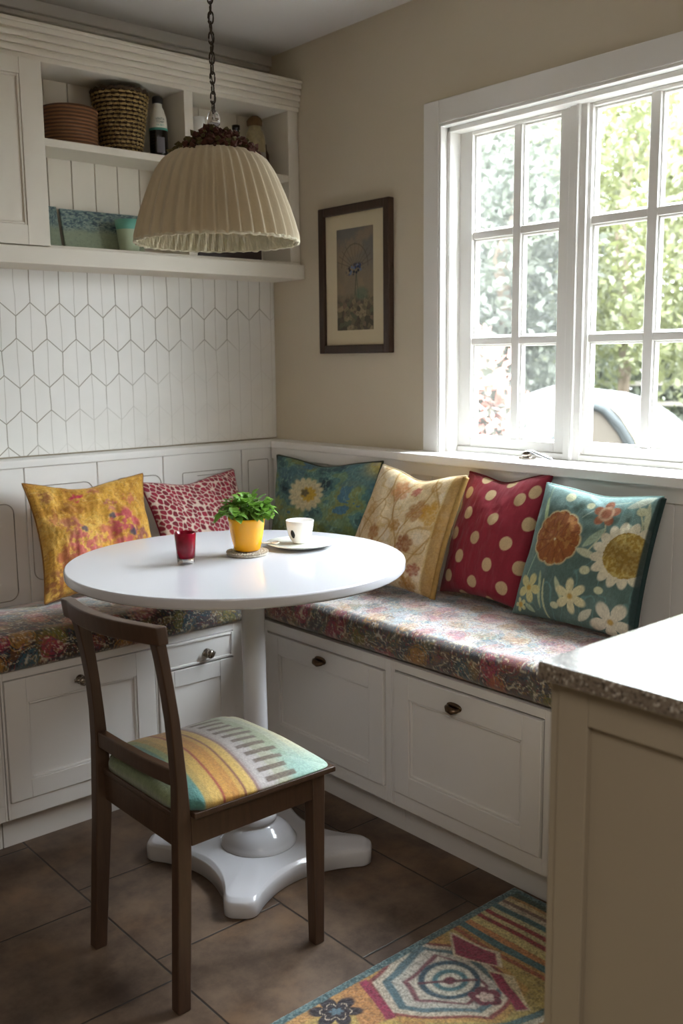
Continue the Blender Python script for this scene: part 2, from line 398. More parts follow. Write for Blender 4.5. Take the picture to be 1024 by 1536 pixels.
def sash3(ya, yb, bars, mat, st, sr):
    z0, z1 = 1.000, WZ1-.022; g0, g1 = 1.030, 1.923
    s = MB(); xf, xb = XS-.004, XS+.034
    s.box(xf, xb, ya-st, ya, z0, z1); s.box(xf, xb, yb, yb+sr, z0, z1); s.box(xf, xb, yb+sr, ya-st, z0, g0); s.box(xf, xb, yb+sr, ya-st, g1, z1)
    cuts = [ya-st]
    for bcen in bars: s.box(xf+.004, xb-.002, bcen-.014, bcen+.014, g0, g1); cuts += [bcen+.014, bcen-.014]
    cuts.append(yb+sr); yy = [(cuts[i], cuts[i+1]) for i in range(0, len(cuts), 2)]
    for zc in (1.633, 1.321):
        for a, b in yy: s.box(xf+.004, xb-.002, b, a, zc-.011, zc+.011)
    zz = [(g0, 1.310), (1.332, 1.622), (1.644, g1)]
    for a, b in yy:
        for c, d in zz:
            s.box(xf+.012, xb-.008, a-.006, a, c, d); s.box(xf+.012, xb-.008, b, b+.006, c, d); s.box(xf+.012, xb-.008, b+.006, a-.006, c, c+.006); s.box(xf+.012, xb-.008, b+.006, a-.006, d-.006, d)
    so = s.build('window_sash', M['white'], win, bevel=.0025)
    for a, b in yy:
        for c, d in zz: MB().box(XS+.014, XS+.018, b+.004, a-.004, c+.004, d-.004).build('pane', mat, so)
sash3(2.078, 1.668, [1.856], M['hazy'], .055, .038)
sash3(1.628, 1.022, [1.419, 1.224], M['glass'], .026, .026)
# casement fastener on the sill
k = thing('window_latch', 'small chrome casement crank lying on the white sill below the window post', 'latch', (2.225, 1.72, .9835))
c = MB(); c.box(2.205, 2.235, 1.735, 1.775, .9835, .990); c.lathe([(.013, 0), (.014, .008), (.009, .015), (.003, .017)], (2.22, 1.757, .990), 20)
c.build('base', M['nickel'], k, smooth=False, bevel=.002)
MB().tube([(2.22, 1.757, 1.004), (2.212, 1.73, 1.006), (2.205, 1.70, 1.000), (2.20, 1.665, .992), (2.199, 1.65, .989)], [.006, .005, .0045, .004, .003], 10).build('handle', M['steel'], k, smooth=True)
MB().tube([(2.232, 1.75, .998), (2.228, 1.70, .996), (2.222, 1.67, .990)], .003, 8).build('arm', M['steel'], k, smooth=True)

# ------------------------------------------------------------------ cabinet doors
def loc2world(pts, org, face):
    """local x to the viewer's right, z up, y into the cabinet"""
    o = []
    for x, y, z in pts:
        if face == 'tile': o.append((org[0]+x, org[1]+y, org[2]+z))          # faces -Y
        else: o.append((org[0]+y, org[1]-x, org[2]+z))                       # faces -X
    return o
class FB(MB):
    def __init__(s, org, face): super().__init__(); s.org = org; s.face = face
    def build(s, *a, **k): s.v = loc2world(s.v, s.org, s.face); return super().build(*a, **k)
def panel_door(org, face, w, h, fw, parent, name, mat, fwt=None, fwb=None, th=.020, rec=.009, bead=True):
    fwt = fwt or fw; fwb = fwb or fw
    d = FB(org, face)
    d.box(0, fw, 0, th, 0, h); d.box(w-fw, w, 0, th, 0, h); d.box(fw, w-fw, 0, th, 0, fwb); d.box(fw, w-fw, 0, th, h-fwt, h)
    d.box(fw-.001, w-fw+.001, rec, th, fwb-.001, h-fwt+.001)
    if bead:
        b = .007; y0, y1 = .0035, th
        d.box(fw, fw+b, y0, y1, fwb, h-fwt); d.box(w-fw-b, w-fw, y0, y1, fwb, h-fwt); d.box(fw+b, w-fw-b, y0, y1, fwb, fwb+b); d.box(fw+b, w-fw-b, y0, y1, h-fwt-b, h-fwt)
    return d.build(name, mat, parent, bevel=.0018)
def carcass(org, face, w, z1, depth, parent, mat, openings, z0=.095):
    """face frame with holes (x0,x1,z0,z1) + box behind"""
    d = FB(org, face); xs = sorted({0, w, *[o[0] for o in openings], *[o[1] for o in openings]})
    d.box(0, w, .024, depth, z0, z1)
    for a, b in zip(xs, xs[1:]):
        hs = sorted([(o[2], o[3]) for o in openings if o[0] <= a+1e-6 and o[1] >= b-1e-6]); z = z0
        for lo, hi in hs: d.box(a, b, 0, .03, z, lo); z = hi
        d.box(a, b, 0, .03, z, z1)
    return d.build('body', mat, parent, bevel=.001)
def kick(org, face, w, depth, parent, mat, h=.095):
    return FB(org, face).box(0, w, .05, depth, 0, h).build('toe_kick', mat, parent)
BZ = .492
def shell_pull(x, y, z, face, parent):
    o = thing_part = None
    m = MB()
    pts = []
    # plate
    rings = []
    for r, dpt in ((.0, .0), ):
        pass
    def ring(w, h, d, n=20): return [((w/2)*math.copysign(abs(math.cos(2*PI*i/n))**.8, math.cos(2*PI*i/n)), -d, (h/2)*math.sin(2*PI*i/n)) for i in range(n)]
    f = FB((x, y, z), face)
    f.loft([ring(.048, .021, 0), ring(.05, .023, .002), ring(.046, .019, .0045)])
    h_ = f.build('pull', M['brass'], parent, smooth=True)
    f = FB((x, y, z), face)
    f.tube([(-.018, -.004, -.001), (-.014, -.013, 0), (-.004, -.019, -.002), (.008, -.019, -.005), (.016, -.012, -.004), (.019, -.004, -.002)], [.005, .006, .0085, .0085, .006, .004], 12)
    f.build('grip', M['brass'], h_, smooth=True)
def knob(x, y, z, face, parent):
    f = FB((x, y, z), face)
    def ring(r, d, n=20): return [(r*math.cos(2*PI*i/n), -d, r*math.sin(2*PI*i/n)) for i in range(n)]
    f.loft([ring(.013, 0), ring(.013, .003), ring(.006, .006), ring(.0055, .012), ring(.010, .016), ring(.0135, .021), ring(.013, .026), ring(.008, .030), ring(.002, .031)])
    k_ = f.build('knob', M['nickel'], parent, smooth=True)
    f = FB((x, y, z), face); f.tube([(-.020, -.008, .001), (-.008, -.014, .002), (.008, -.014, 0), (.022, -.010, -.003)], [.004, .006, .006, .004], 10)
    f.build('knob_bar', M['nickel'], k_, smooth=True)

# left bench (along the tiled wall): front plane y = 2.37
YF = 2.37; XF = 1.70
b = thing('bench_cabinet', 'white panelled bench cabinet with a bronze knob, in the left bench behind the chair', 'bench cabinet', (1.12, YF, 0))
carcass((.895, YF, 0), 'tile', .444, BZ, .50, b, M['bench'], [(.006, .440, .140, .470)]); kick((.895, YF, 0), 'tile', .444, .5, b, M['bench'])
d_ = panel_door((.903, YF-.006, .142), 'tile', .430, .326, .056, b, 'door', M['bench'], fwt=.066, fwb=.05); knob(1.108, YF-.006, .432, 'tile', d_)
b = thing('bench_cabinet', 'narrow white bench cabinet with one shallow drawer, in the inner corner of the bench', 'bench cabinet', (1.52, YF, 0))
carcass((1.340, YF, 0), 'tile', .358, BZ, .50, b, M['bench'], [(.006, .268, .140, .470)]); kick((1.340, YF, 0), 'tile', .358, .5, b, M['bench'])
d_ = panel_door((1.348, YF-.006, .392), 'tile', .258, .076, .008, b, 'drawer', M['bench'], bead=False, rec=.004); knob(1.512, YF-.002, .420, 'tile', d_)
panel_door((1.348, YF-.006, .142), 'tile', .258, .246, .05, b, 'door', M['bench'], bead=False, rec=.004)
b = thing('bench_cabinet', 'white bench cabinet at the far left end of the left bench, mostly cut off', 'bench cabinet', (.6, YF, 0))
carcass((.44, YF, 0), 'tile', .452, BZ, .50, b, M['bench'], [(.006, .446, .140, .470)]); kick((.44, YF, 0), 'tile', .452, .5, b, M['bench'])
panel_door((.448, YF-.006, .142), 'tile', .436, .326, .056, b, 'door', M['bench'])
# right bench (below the window): front plane x = 1.70
b = thing('bench_cabinet', 'white bench cabinet beside the table pedestal, with an oval bronze pull', 'bench cabinet', (XF, 2.05, 0))
carcass((XF, 2.369, 0), 'win', .592, BZ, .44, b, M['bench'], [(.050, .570, .135, .460)]); kick((XF, 2.369, 0), 'win', .592, .44, b, M['bench'])
d_ = panel_door((XF-.006, 2.316, .137), 'win', .513, .320, .056, b, 'door', M['bench'], fwt=.056, fwb=.045); shell_pull(XF-.006, 2.060, .428, 'win', d_)
b = thing('bench_cabinet', 'white bench cabinet next to the island, with an oval bronze pull', 'bench cabinet', (XF, 1.50, 0))
carcass((XF, 1.776, 0), 'win', .80, BZ, .44, b, M['bench'], [(.012, .495, .135, .470)]); kick((XF, 1.776, 0), 'win', .80, .44, b, M['bench'])
d_ = panel_door((XF-.006, 1.762, .137), 'win', .476, .328, .054, b, 'door', M['bench'], fwt=.062, fwb=.055); shell_pull(XF-.006, 1.548, .428, 'win', d_)

# ------------------------------------------------------------------ bench cushions (printed)
def busy(a, b_, pale, seed):
    """dense floral tapestry; a,b in metres; pale 0..1 paints window light into the ground, dark to light"""
    wx = fbm(a*9, b_*9, seed, 3)-.5; wy = fbm(a*9+40, b_*9+11, seed+3, 3)-.5
    x = a+wx*.06; y = b_+wy*.06
    d1, d2, i1 = worley(x*34, y*34, seed)
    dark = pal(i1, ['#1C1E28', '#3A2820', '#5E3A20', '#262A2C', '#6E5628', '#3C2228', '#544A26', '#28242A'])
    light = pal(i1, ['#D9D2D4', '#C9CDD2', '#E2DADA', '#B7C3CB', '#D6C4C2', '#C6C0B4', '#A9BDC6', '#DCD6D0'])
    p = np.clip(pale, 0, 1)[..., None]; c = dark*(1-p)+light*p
    # rose / teal / gold blooms
    e1, e2, i2 = worley(x*12+7, y*12+3, seed+31)
    bloom = sstep(.42, .30, e1+.10*np.sin(e1*60+wx*20)); bc = pal(i2, ['#A8304E', '#B55A3C', '#3A6474', '#C08A3A', '#B23A58', '#77742E', '#8C3A3C', '#C47C80'])
    c = over(c, bc, bloom*(.55+.3*(vnoise(x*120, y*120, seed+2)))*(1-.25*p[..., 0]))
    # squiggly line work
    for s_, f_, colr, th, st in ((5, 44, '#E6D9B8', .07, .75), (9, 60, '#F0E6D2', .06, .6), (13, 50, '#20222C', .07, .7), (17, 70, '#B08A3E', .07, .6), (21, 56, '#9E2F45', .06, .55), (27, 64, '#2E6276', .06, .55)):
        nn = fbm(x*f_+s_, y*f_, seed+s_, 2)
        c = over(c, A_(colr), sstep(th*.5, 0, np.abs(nn-.5))*st)
    c = c*(.78+.44*vnoise(a*420, b_*420, seed+77))[..., None]
    return c
def arcparam(pts, fine):
    """polyline -> resampled with spacing by section"""
    out = []
    for (p, q, nn) in fine:
        for i in range(nn): t = i/nn; out.append(tuple(np.array(p)*(1-t)+np.array(q)*t))
    return out
def cushion(name, label, along, a0, a1, c0, c1, z0, z1, seed, lit_palef, na, group, drop=0.):
    """box cushion; along='x' -> length on x, cross axis y (front at c0)"""
    r = .022; sec = []   # cross-section (c,z,fine)
    def arc(cc, zz, t0, t1, k): return [(cc+r*math.cos(math.radians(t0+(t1-t0)*i/k)), zz+r*math.sin(math.radians(t0+(t1-t0)*i/k))) for i in range(k)]
    def ln(p, q, k): return [(p[0]+(q[0]-p[0])*i/k, p[1]+(q[1]-p[1])*i/k) for i in range(k)]
    sec += arc(c0+r, z0+r, 270, 180, 6) + ln((c0, z0+r), (c0, z1-r), 22) + arc(c0+r, z1-r, 180, 90, 9) + ln((c0+r, z1), (c1-r, z1), 150) + arc(c1-r, z1-r, 90, 0, 5) + ln((c1, z1-r), (c1, z0+r), 3) + arc(c1-r, z0+r, 0, -90, 4) + ln((c1-r, z0), (c0+r, z0), 4)
    sec = np.array(sec); k = len(sec); s = np.concatenate([[0], np.cumsum(np.hypot(*np.diff(sec, axis=0).T))])
    t = np.linspace(a0, a1, na); T, Sx = np.meshgrid(t, s, indexing='ij')
    Cc = np.tile(sec[:, 0], (na, 1)); Zz = np.tile(sec[:, 1], (na, 1))
    # rounded ends, soft dome, wobble
    e = np.minimum(T-a0, a1-T); er = np.sqrt(np.clip(1-np.clip(1-e/.02, 0, 1)**2, 0, 1))
    zm = (z0+z1)/2; Zz = zm+(Zz-zm)*(.55+.45*er)
    u = (Cc-c0)/(c1-c0); top = sstep(z1-.02, z1, Zz)
    Zz = Zz+top*(.010*np.sin(np.clip(u, 0, 1)*PI)+.006*(fbm(T*5, Cc*5, seed, 2)-.5))
    front = sstep(.12, 0., u); Cc = Cc-front*.006*np.sin(np.clip((Zz-z0)/(z1-z0), 0, 1)*PI)+front*.004*(fbm(T*12, Zz*12, seed+4, 2)-.5)
    Zz = Zz-drop*np.clip(u, 0, 1)**2*np.clip((Zz-z0)/(z1-z0), 0, 1)
    C = busy(T, Sx, lit_palef(T, u, (Zz-z0)/(z1-z0)), seed)  # sky glare painted into the cloth: top paler, front band darker
    P = np.stack([T, Cc, Zz], -1) if along == 'x' else np.stack([Cc, T, Zz], -1)
    P2 = np.swapaxes(P, 0, 1); C2 = np.swapaxes(C, 0, 1)
    n_, m_ = P2.shape[:2]; idx = np.arange(n_*m_).reshape(n_, m_); ii = np.vstack([idx, idx[:1]])
    q = np.stack([ii[:-1, :-1], ii[1:, :-1], ii[1:, 1:], ii[:-1, 1:]], -1).reshape(-1, 4)
    if along == 'x': q = q[:, ::-1]
    V = P2.reshape(-1, 3); CC = C2.reshape(-1, 3)
    # end caps as quad fans split: centre vertex
    caps = []; ex = []; ec = []
    for j, sgn in ((0, 1), (m_-1, -1)):
        cidx = len(V)+len(ex); ex.append(P2[:, j].mean(0)); ec.append(C2[:, j].mean(0))
        for i in range(0, n_, 2):
            a_, b2, c2 = idx[i, j], idx[(i+1) % n_, j], idx[(i+2) % n_, j]; caps.append((cidx, a_, b2, c2) if sgn > 0 else (cidx, c2, b2, a_))
    V = np.vstack([V, ex]); CC = np.vstack([CC, ec]); q = np.vstack([q, np.array(caps)])
    o = raw_obj(name, V, q, CC, M['tapestry'])
    bm = bmesh.new(); bm.from_mesh(o.data); bmesh.ops.recalc_face_normals(bm, faces=bm.faces); bm.to_mesh(o.data); bm.free()
    return tag(o, label, 'seat cushion', group)
cushion('bench_cushion', 'long floral seat cushion on the left bench, dark navy and gold, its lit top painted pale', 'x', .46, 1.682, 2.352, 2.868, BZ, .586, 3,
        lambda t, u, z: sstep(1.05, 1.32, t+.3*(u-.2))*sstep(.0, .08, u)*.9+.12*sstep(1.3, 1.6, t), 430, None, drop=.05)  # daylight on the top put into the fabric colour, fading to the left
cushion('bench_cushion', 'long floral seat cushion on the bench under the window, rose and blue top painted pale for window light', 'y', 1.05, 2.866, 1.696, 2.138, BZ+.004, .582, 11,
        lambda t, u, z: .12+.80*sstep(.02, .07, u)*sstep(.80, .98, z), 560, None)  # lit top painted pale, shaded front left dark

# ------------------------------------------------------------------ pillows
def pillow(name, label, corners, T, paint, mat, seed, pinch=.07, sag=0, res=180, sagx=0, wr=.004, piping=None, pr=.004, back='#8A7A5A', tip=.0, cap_v=None):
    """corners BL,BR,TR,TL ; front faces the viewer"""
    BL, BR, TR, TL = [np.array(c) for c in corners]
    g = np.linspace(-1, 1, res); g = np.sign(g)*(1-(1-np.abs(g))**1.15)
    U, V = np.meshgrid(g, g, indexing='ij')
    U2 = U*(1-pinch*(1-V**2)*np.abs(U)**3); V2 = V*(1-pinch*(1-U**2)*np.abs(V)**3)
    V2 = V2-sag*sstep(-.2, 1, V)*np.exp(-((U-sagx)/.45)**2)
    a, b2 = (U2+1)/2, (V2+1)/2
    P = (BL*((1-a)*(1-b2))[..., None]+BR*(a*(1-b2))[..., None]+TR*(a*b2)[..., None]+TL*((1-a)*b2)[..., None])
    nrm = np.cross(((BR+TR)-(BL+TL)), ((TL+TR)-(BL+BR))); nrm = nrm/np.linalg.norm(nrm)   # toward viewer side
    th = T*(np.clip((1-U**2)*(1-V**2), 0, 1)**.42)*(1-.18*V)
    w1 = (fbm(U*2.2+seed, V*2.2, seed, 3)-.5)*2; w2 = (fbm(U*7+seed, V*3, seed+5, 3)-.5)*2
    edge = np.clip((1-U**2)*(1-V**2), 0, 1)**.3
    F = P+nrm*(th+edge*(w1*wr*2+w2*wr))[..., None]
    B = P-nrm*(th*.55)[..., None]
    C = paint((U+1)/2, (V+1)/2, seed)
    idx = np.arange(res*res).reshape(res, res)
    qf = np.stack([idx[:-1, :-1], idx[1:, :-1], idx[1:, 1:], idx[:-1, 1:]], -1).reshape(-1, 4)
    bi = idx+res*res; bi2 = bi.copy(); bi2[0, :] = idx[0, :]; bi2[-1, :] = idx[-1, :]; bi2[:, 0] = idx[:, 0]; bi2[:, -1] = idx[:, -1]
    st = 1; qb = np.stack([bi2[:-1, :-1], bi2[:-1, 1:], bi2[1:, 1:], bi2[1:, :-1]], -1).reshape(-1, 4)
    VV = np.vstack([F.reshape(-1, 3), B.reshape(-1, 3)]); CC = np.vstack([C.reshape(-1, 3), np.tile(A_(back), (res*res, 1))])
    o = raw_obj(name, VV, np.vstack([qf, qb]), CC, mat); tag(o, label, 'throw pillow')
    # clean unused back-edge verts
    bm = bmesh.new(); bm.from_mesh(o.data); bmesh.ops.delete(bm, geom=[v for v in bm.verts if not v.link_faces], context='VERTS'); bm.to_mesh(o.data); bm.free()
    if piping:
        for sides, colr, rad in piping:
            ring = {'r': P[-1, :], 't': P[::-1, -1], 'l': P[0, ::-1], 'b': P[:, 0]}
            pts = np.vstack([ring[s_][::3] for s_ in sides])
            m = MB(); m.tube([tuple(p) for p in pts], rad, 8); m.build('piping', plain('piping_'+name+colr.strip('#'), colr, .8, .25, 90), o, smooth=True)
    return o
def seg(x, y, x0, y0, x1, y1):
    dx, dy = x1-x0, y1-y0; t = np.clip(((x-x0)*dx+(y-y0)*dy)/(dx*dx+dy*dy), 0, 1); return np.hypot(x-x0-t*dx, y-y0-t*dy)
def petals(x, y, cx, cy, r, n, rot=0, deep=.5):
    dx, dy = x-cx, y-cy; th = np.arctan2(dy, dx); d = np.hypot(dx, dy)
    return d/(r*(1-deep+deep*np.abs(np.cos((th-rot)*n/2))**.7))
def p_gold(u, v, s):
    n1 = fbm(u*7, v*7, s, 4); n2 = fbm(u*26, v*26, s+2, 3)
    c = pal(np.clip(n1*1.3-.15, 0, .999), ['#A86E1E', '#C08A2A', '#D09C38', '#D8A94A', '#C48E34'])
    c = over(c, A_('#8A5A22'), sstep(.05, .0, np.abs(n2-.5))*.55); c = over(c, A_('#E0BE74'), sstep(.04, .0, np.abs(fbm(u*20, v*20, s+8, 2)-.48))*.5)
    for cx, cy, r, colr, k in ((.32, .40, .17, '#B8485A', .8), (.70, .52, .17, '#B53A56', .85), (.80, .40, .12, '#7A3450', .7), (.36, .83, .07, '#C03050', .95), (.25, .55, .12, '#9E4A48', .7), (.52, .18, .12, '#B03C50', .8), (.60, .70, .08, '#A85064', .6), (.42, .30, .10, '#C4606A', .7), (.8, .75, .08, '#C25A5A', .6), (.14, .62, .08, '#A8503C', .6), (.45, .05, .2, '#6A2A20', .7), (.55, .45, .13, '#B44A50', .7), (.2, .3, .13, '#A8443C', .7), (.66, .3, .13, '#B8405A', .8), (.12, .85, .08, '#8A4030', .6), (.5, .9, .08, '#B05048', .6), (.85, .12, .12, '#A83C50', .8), (.1, .12, .14, '#7A3A24', .7)):
        m = petals(u+.05*(n2-.5), v+.05*(n1-.5), cx, cy, r, 5, cx*9, .4)
        c = over(c, A_(colr), sstep(1, .6, m)*k*sstep(.30, .50, fbm(u*34, v*34, s+int(cx*90), 2)))
    for cx, cy in ((.34, .50), (.60, .60), (.74, .42), (.52, .20)):
        c = over(c, A_('#2E3A4C'), sstep(1, .5, petals(u, v, cx, cy, .045, 3, 1, .4))*.85)
    return c*(.8+.4*vnoise(u*160, v*160, s))[..., None]
def p_red(u, v, s):
    th = .5; x = u*12+.5*(fbm(u*6, v*6, s, 2)-.5); y = v*12*1.05+x*.4
    d1, d2, i = worley(x*1.75, y*1.35, s, .75); c = np.tile(A_('#E2CDBE'), (*u.shape, 1))
    e = d2-d1; c = over(c, pal(i, ['#8E1230', '#A01838', '#7A1028', '#96203C']), sstep(.09, .17, e)*(sstep(.62, .5, d1)))
    c = over(c, A_('#C4485E'), sstep(.1, .04, d1)*.5)
    return c*(.85+.3*vnoise(u*150, v*150, s))[..., None]
def p_teal(u, v, s):
    n1 = fbm(u*5+3, v*7, s, 4); n2 = fbm(u*18, v*9, s+3, 3)
    c = pal(np.clip(n1*1.5-.25, 0, .999), ['#24404A', '#3A6068', '#55807E', '#749272', '#828E5A', '#4C7890'])
    c = over(c, A_('#5A6A30'), sstep(.42, .25, v+.25*(n2-.5))*.9); c = over(c, A_('#8A9A48'), sstep(.52, .66, n2)*sstep(.5, .2, v)*.8)
    c = over(c, A_('#527A88'), sstep(.5, .6, fbm(u*6, v*6, s+11, 2))*sstep(.5, .8, v)*.7)
    c = over(c, A_('#8FB7A4'), sstep(.035, 0, np.abs(n2-.5))*.6)
    c = over(c, A_('#D8C06A'), sstep(.0, .2, u-.82)*sstep(.8, .95, v)*.7)
    for cx, cy in ((.45, .08), (.66, .12), (.55, .2), (.8, .1)): c = over(c, A_('#A23C34'), sstep(1, .5, petals(u, v, cx, cy, .06, 5, 1, .4))*.9)
    m = petals(u, v, .44, .64, .19, 16, 0, .2); c = over(c, A_('#DDD3A8'), sstep(1.05, .85, m)*(.75+.25*vnoise(u*60, v*60, s)))
    m = petals(u, v, .47, .64, .10, 9, 0, .3); c = over(c, A_('#C9A83A'), sstep(1, .7, m)); c = over(c, A_('#5C5A46'), sstep(1, .5, petals(u, v, .43, .65, .06, 5, 0, .4))*.9)
    c = over(c, A_('#9DAE6A'), sstep(1, .7, petals(u, v, .12, .5, .10, 6, .4, .5))*.7)
    return c*(.78+.44*vnoise(u*110, v*60, s))[..., None]
def p_cream(u, v, s):
    n1 = fbm(u*6, v*6, s, 4); c = pal(np.clip(n1*1.4-.2, 0, .999), ['#D2B483', '#DCC295', '#E2CCA4', '#DEC69A'])
    d1, d2, i = worley(u*5+.3*n1, v*5.5, s, .8); c = over(c, A_('#B58A44'), sstep(.035, .012, np.abs(fbm(u*5+1, v*5, s+21, 2)-.47))*.7); c = over(c, A_('#C9A25A'), sstep(.03, .01, np.abs(fbm(u*8+4, v*8, s+25, 2)-.52))*.5)
    c = over(c, A_('#EBDDC2'), sstep(.36, .2, d1)*.75*(i > .35))
    for cx, cy, r, colr in ((.72, .67, .12, '#A8743A'), (.86, .66, .13, '#C9962E'), (.34, .43, .085, '#B07434'), (.70, .38, .10, '#9A5A2C'), (.68, .20, .10, '#9C4A34'), (.84, .19, .07, '#A65A40'), (.45, .84, .13, '#C48048'), (.62, .86, .06, '#B05040'), (.2, .62, .08, '#C49858'), (.55, .52, .07, '#B88438'), (.8, .05, .1, '#B07A30'), (.3, .2, .09, '#C29A5A')):
        m = petals(u+.04*(n1-.5), v, cx, cy, r, 6, cx*8, .35); c = over(c, A_(colr), sstep(1, .7, m)*(.5+.5*vnoise(u*70, v*70, s+int(99*cx))))
    for f in range(6):
        x0 = .1+.15*f; dd = np.abs(u-x0-.09*np.sin(v*7+f*2)); c = over(c, A_('#AD7F33'), sstep(.011, .004, dd)*.7)
    c = over(c, A_('#A9803E'), sstep(.905, .925, u)*.85); c = over(c, A_('#D9BE84'), sstep(.012, .0, np.abs(u-.915))*.7)
    return c*(.84+.32*vnoise(u*140, v*140, s))[..., None]
def p_dots(u, v, s):
    c = np.tile(A_('#8C0626'), (*u.shape, 1)); c = c*(.8+.4*fbm(u*4, v*4, s, 3))[..., None]
    for cx, cy in ((.155, .83), (.455, .855), (.80, .80), (.27, .665), (.60, .64), (.92, .86), (.145, .49), (.455, .475), (.80, .46), (.30, .315), (.655, .285), (.95, .62), (.18, .145), (.50, .13), (.84, .13), (.035, .70), (.03, .33), (.97, .30), (.35, -.02), (.68, -.02), (.62, .98), (.3, .99)):
        d = np.hypot((u-cx)/.056, (v-cy)/.052); c = over(c, A_('#CDB184'), sstep(1.06, .94, d))
    return c*(.9+.2*vnoise(u*170, v*170, s))[..., None]
def p_floral(u, v, s):
    n1 = fbm(u*5, v*5, s, 3); c = over(np.tile(A_('#64807A'), (*u.shape, 1)), A_('#4C6660'), sstep(.4, .65, n1)*.6)
    c = over(c, A_('#76A6A2'), sstep(.03, 0, np.abs(fbm(u*9+2, v*5, s+4, 2)-.5))*.5)
    c = over(c, A_('#9CC2BE'), sstep(.86, 1.0, v+.1*n1)*.4)
    def leaf(x0, y0, x1, y1, w, colr, k=.9):
        nonlocal c
        L = math.hypot(x1-x0, y1-y0); tx, ty = (x1-x0)/L, (y1-y0)/L; a = ((u-x0)*tx+(v-y0)*ty)/L; b3 = np.abs(-(u-x0)*ty+(v-y0)*tx)
        ww_ = w*np.sin(np.clip(a, 0, 1)*PI)**.7; c = over(c, A_(colr), sstep(.006, -.006, b3-ww_)*((a > 0) & (a < 1))*k)
    def stem(pts, w, colr):
        nonlocal c
        for (x0, y0), (x1, y1) in zip(pts, pts[1:]): c = over(c, A_(colr), sstep(w*1.3, w*.6, seg(u, v, x0, y0, x1, y1))*.8)
    stem([(.1, .98), (.13, .75), (.2, .6), (.12, .3)], .006, '#9DB9A0'); stem([(.3, .3), (.33, .1), (.36, .02)], .008, '#C6CBA0'); stem([(.47, .8), (.6, .92), (.8, .95)], .005, '#A8BDB0')
    stem([(.6, .55), (.68, .72), (.66, .8)], .006, '#C9CBA4'); stem([(.85, .95), (.93, .8), (.97, .6)], .006, '#C9CBA4')
    for L_ in ((.55, .58, .68, .74, .03, '#A9BFA6'), (.50, .56, .68, .52, .028, '#CDD0B0'), (.40, .34, .50, .16, .022, '#C3CBA6'), (.25, .36, .30, .08, .014, '#B7C39A'), (.10, .9, .16, .7, .02, '#B9CFA0'), (.78, .90, .96, .99, .03, '#C2CDBB'), (.93, .95, .97, .72, .02, '#C9CBA8'), (.45, .98, .62, .9, .02, '#9FC0C0'), (.62, .05, .72, .16, .03, '#D6D6BE'), (.82, .78, .92, .70, .03, '#B9C6B0'), (.14, .1, .24, .04, .02, '#AFC0A0')): leaf(*L_)
    # brown rosette
    m = petals(u, v, .315, .615, .20, 12, 0, .07); c = over(c, A_('#C9B88C'), sstep(1.10, 1.02, m)); rad = np.arctan2(v-.60, u-.31)
    br = over(np.tile(A_('#9A5A28'), (*u.shape, 1)), A_('#6E3A18'), sstep(.25, .0, np.abs(np.sin(rad*5.5+n1*2)))*.7); br = over(br, A_('#C08A48'), sstep(.55, .7, fbm(u*40, v*40, s+7, 2))*.6)
    c = np.where((m < 1)[..., None], br, c); c = over(c, A_('#E2D2A8'), sstep(.012, .006, np.hypot(u-.31, v-.60)))
    # sun flower on the right edge
    m = petals(u, v, .86, .565, .235, 16, .2, .22); c = over(c, A_('#DDD6BC'), sstep(1.03, .95, m)); m = petals(u, v, .88, .565, .16, 20, 0, .02)
    gd = over(np.tile(A_('#A88A38'), (*u.shape, 1)), A_('#D2BE74'), sstep(.4, .6, fbm(u*60, v*60, s+5, 2))*.7); gd = over(gd, A_('#7C5E22'), sstep(.5, .7, fbm(u*8, v*12, s+15, 2))*.5); c = np.where((m < 1)[..., None], gd, c)
    # white lilies
    for cx, cy, r, n_, colr in ((.55, .22, .135, 6, '#DAD4A8'), (.17, .22, .12, 5, '#CFC98E'), (.86, .10, .16, 5, '#DCD6C0'), (.10, .08, .06, 5, '#C9CC9A')):
        m = petals(u, v, cx, cy, r, n_, cx*7, .72); c = over(c, A_(colr), sstep(1.05, .85, m)); c = over(c, A_('#C39A38'), sstep(.03, .012, np.hypot(u-cx, v-cy))*.9)
    m = petals(u, v, .645, .85, .11, 5, .3, .55); c = over(c, A_('#A2603E'), sstep(1.03, .85, m)*.95); c = over(c, A_('#DDBE9A'), sstep(.02, .0, np.abs(np.hypot(u-.645, v-.85)-.05))*.7)
    for cx, cy, r in ((.62, .42, .035), (.42, .13, .03), (.75, .30, .03), (.5, .9, .03), (.9, .88, .035), (.3, .93, .04)): c = over(c, A_('#C9CDA8'), sstep(1, .75, np.hypot((u-cx)/r/1.3, (v-cy)/r)))
    c = over(c, A_('#1F3A3A'), sstep(.965, .98, u)*.95)
    return c*(.84+.32*vnoise(u*170, v*90, s))[..., None]

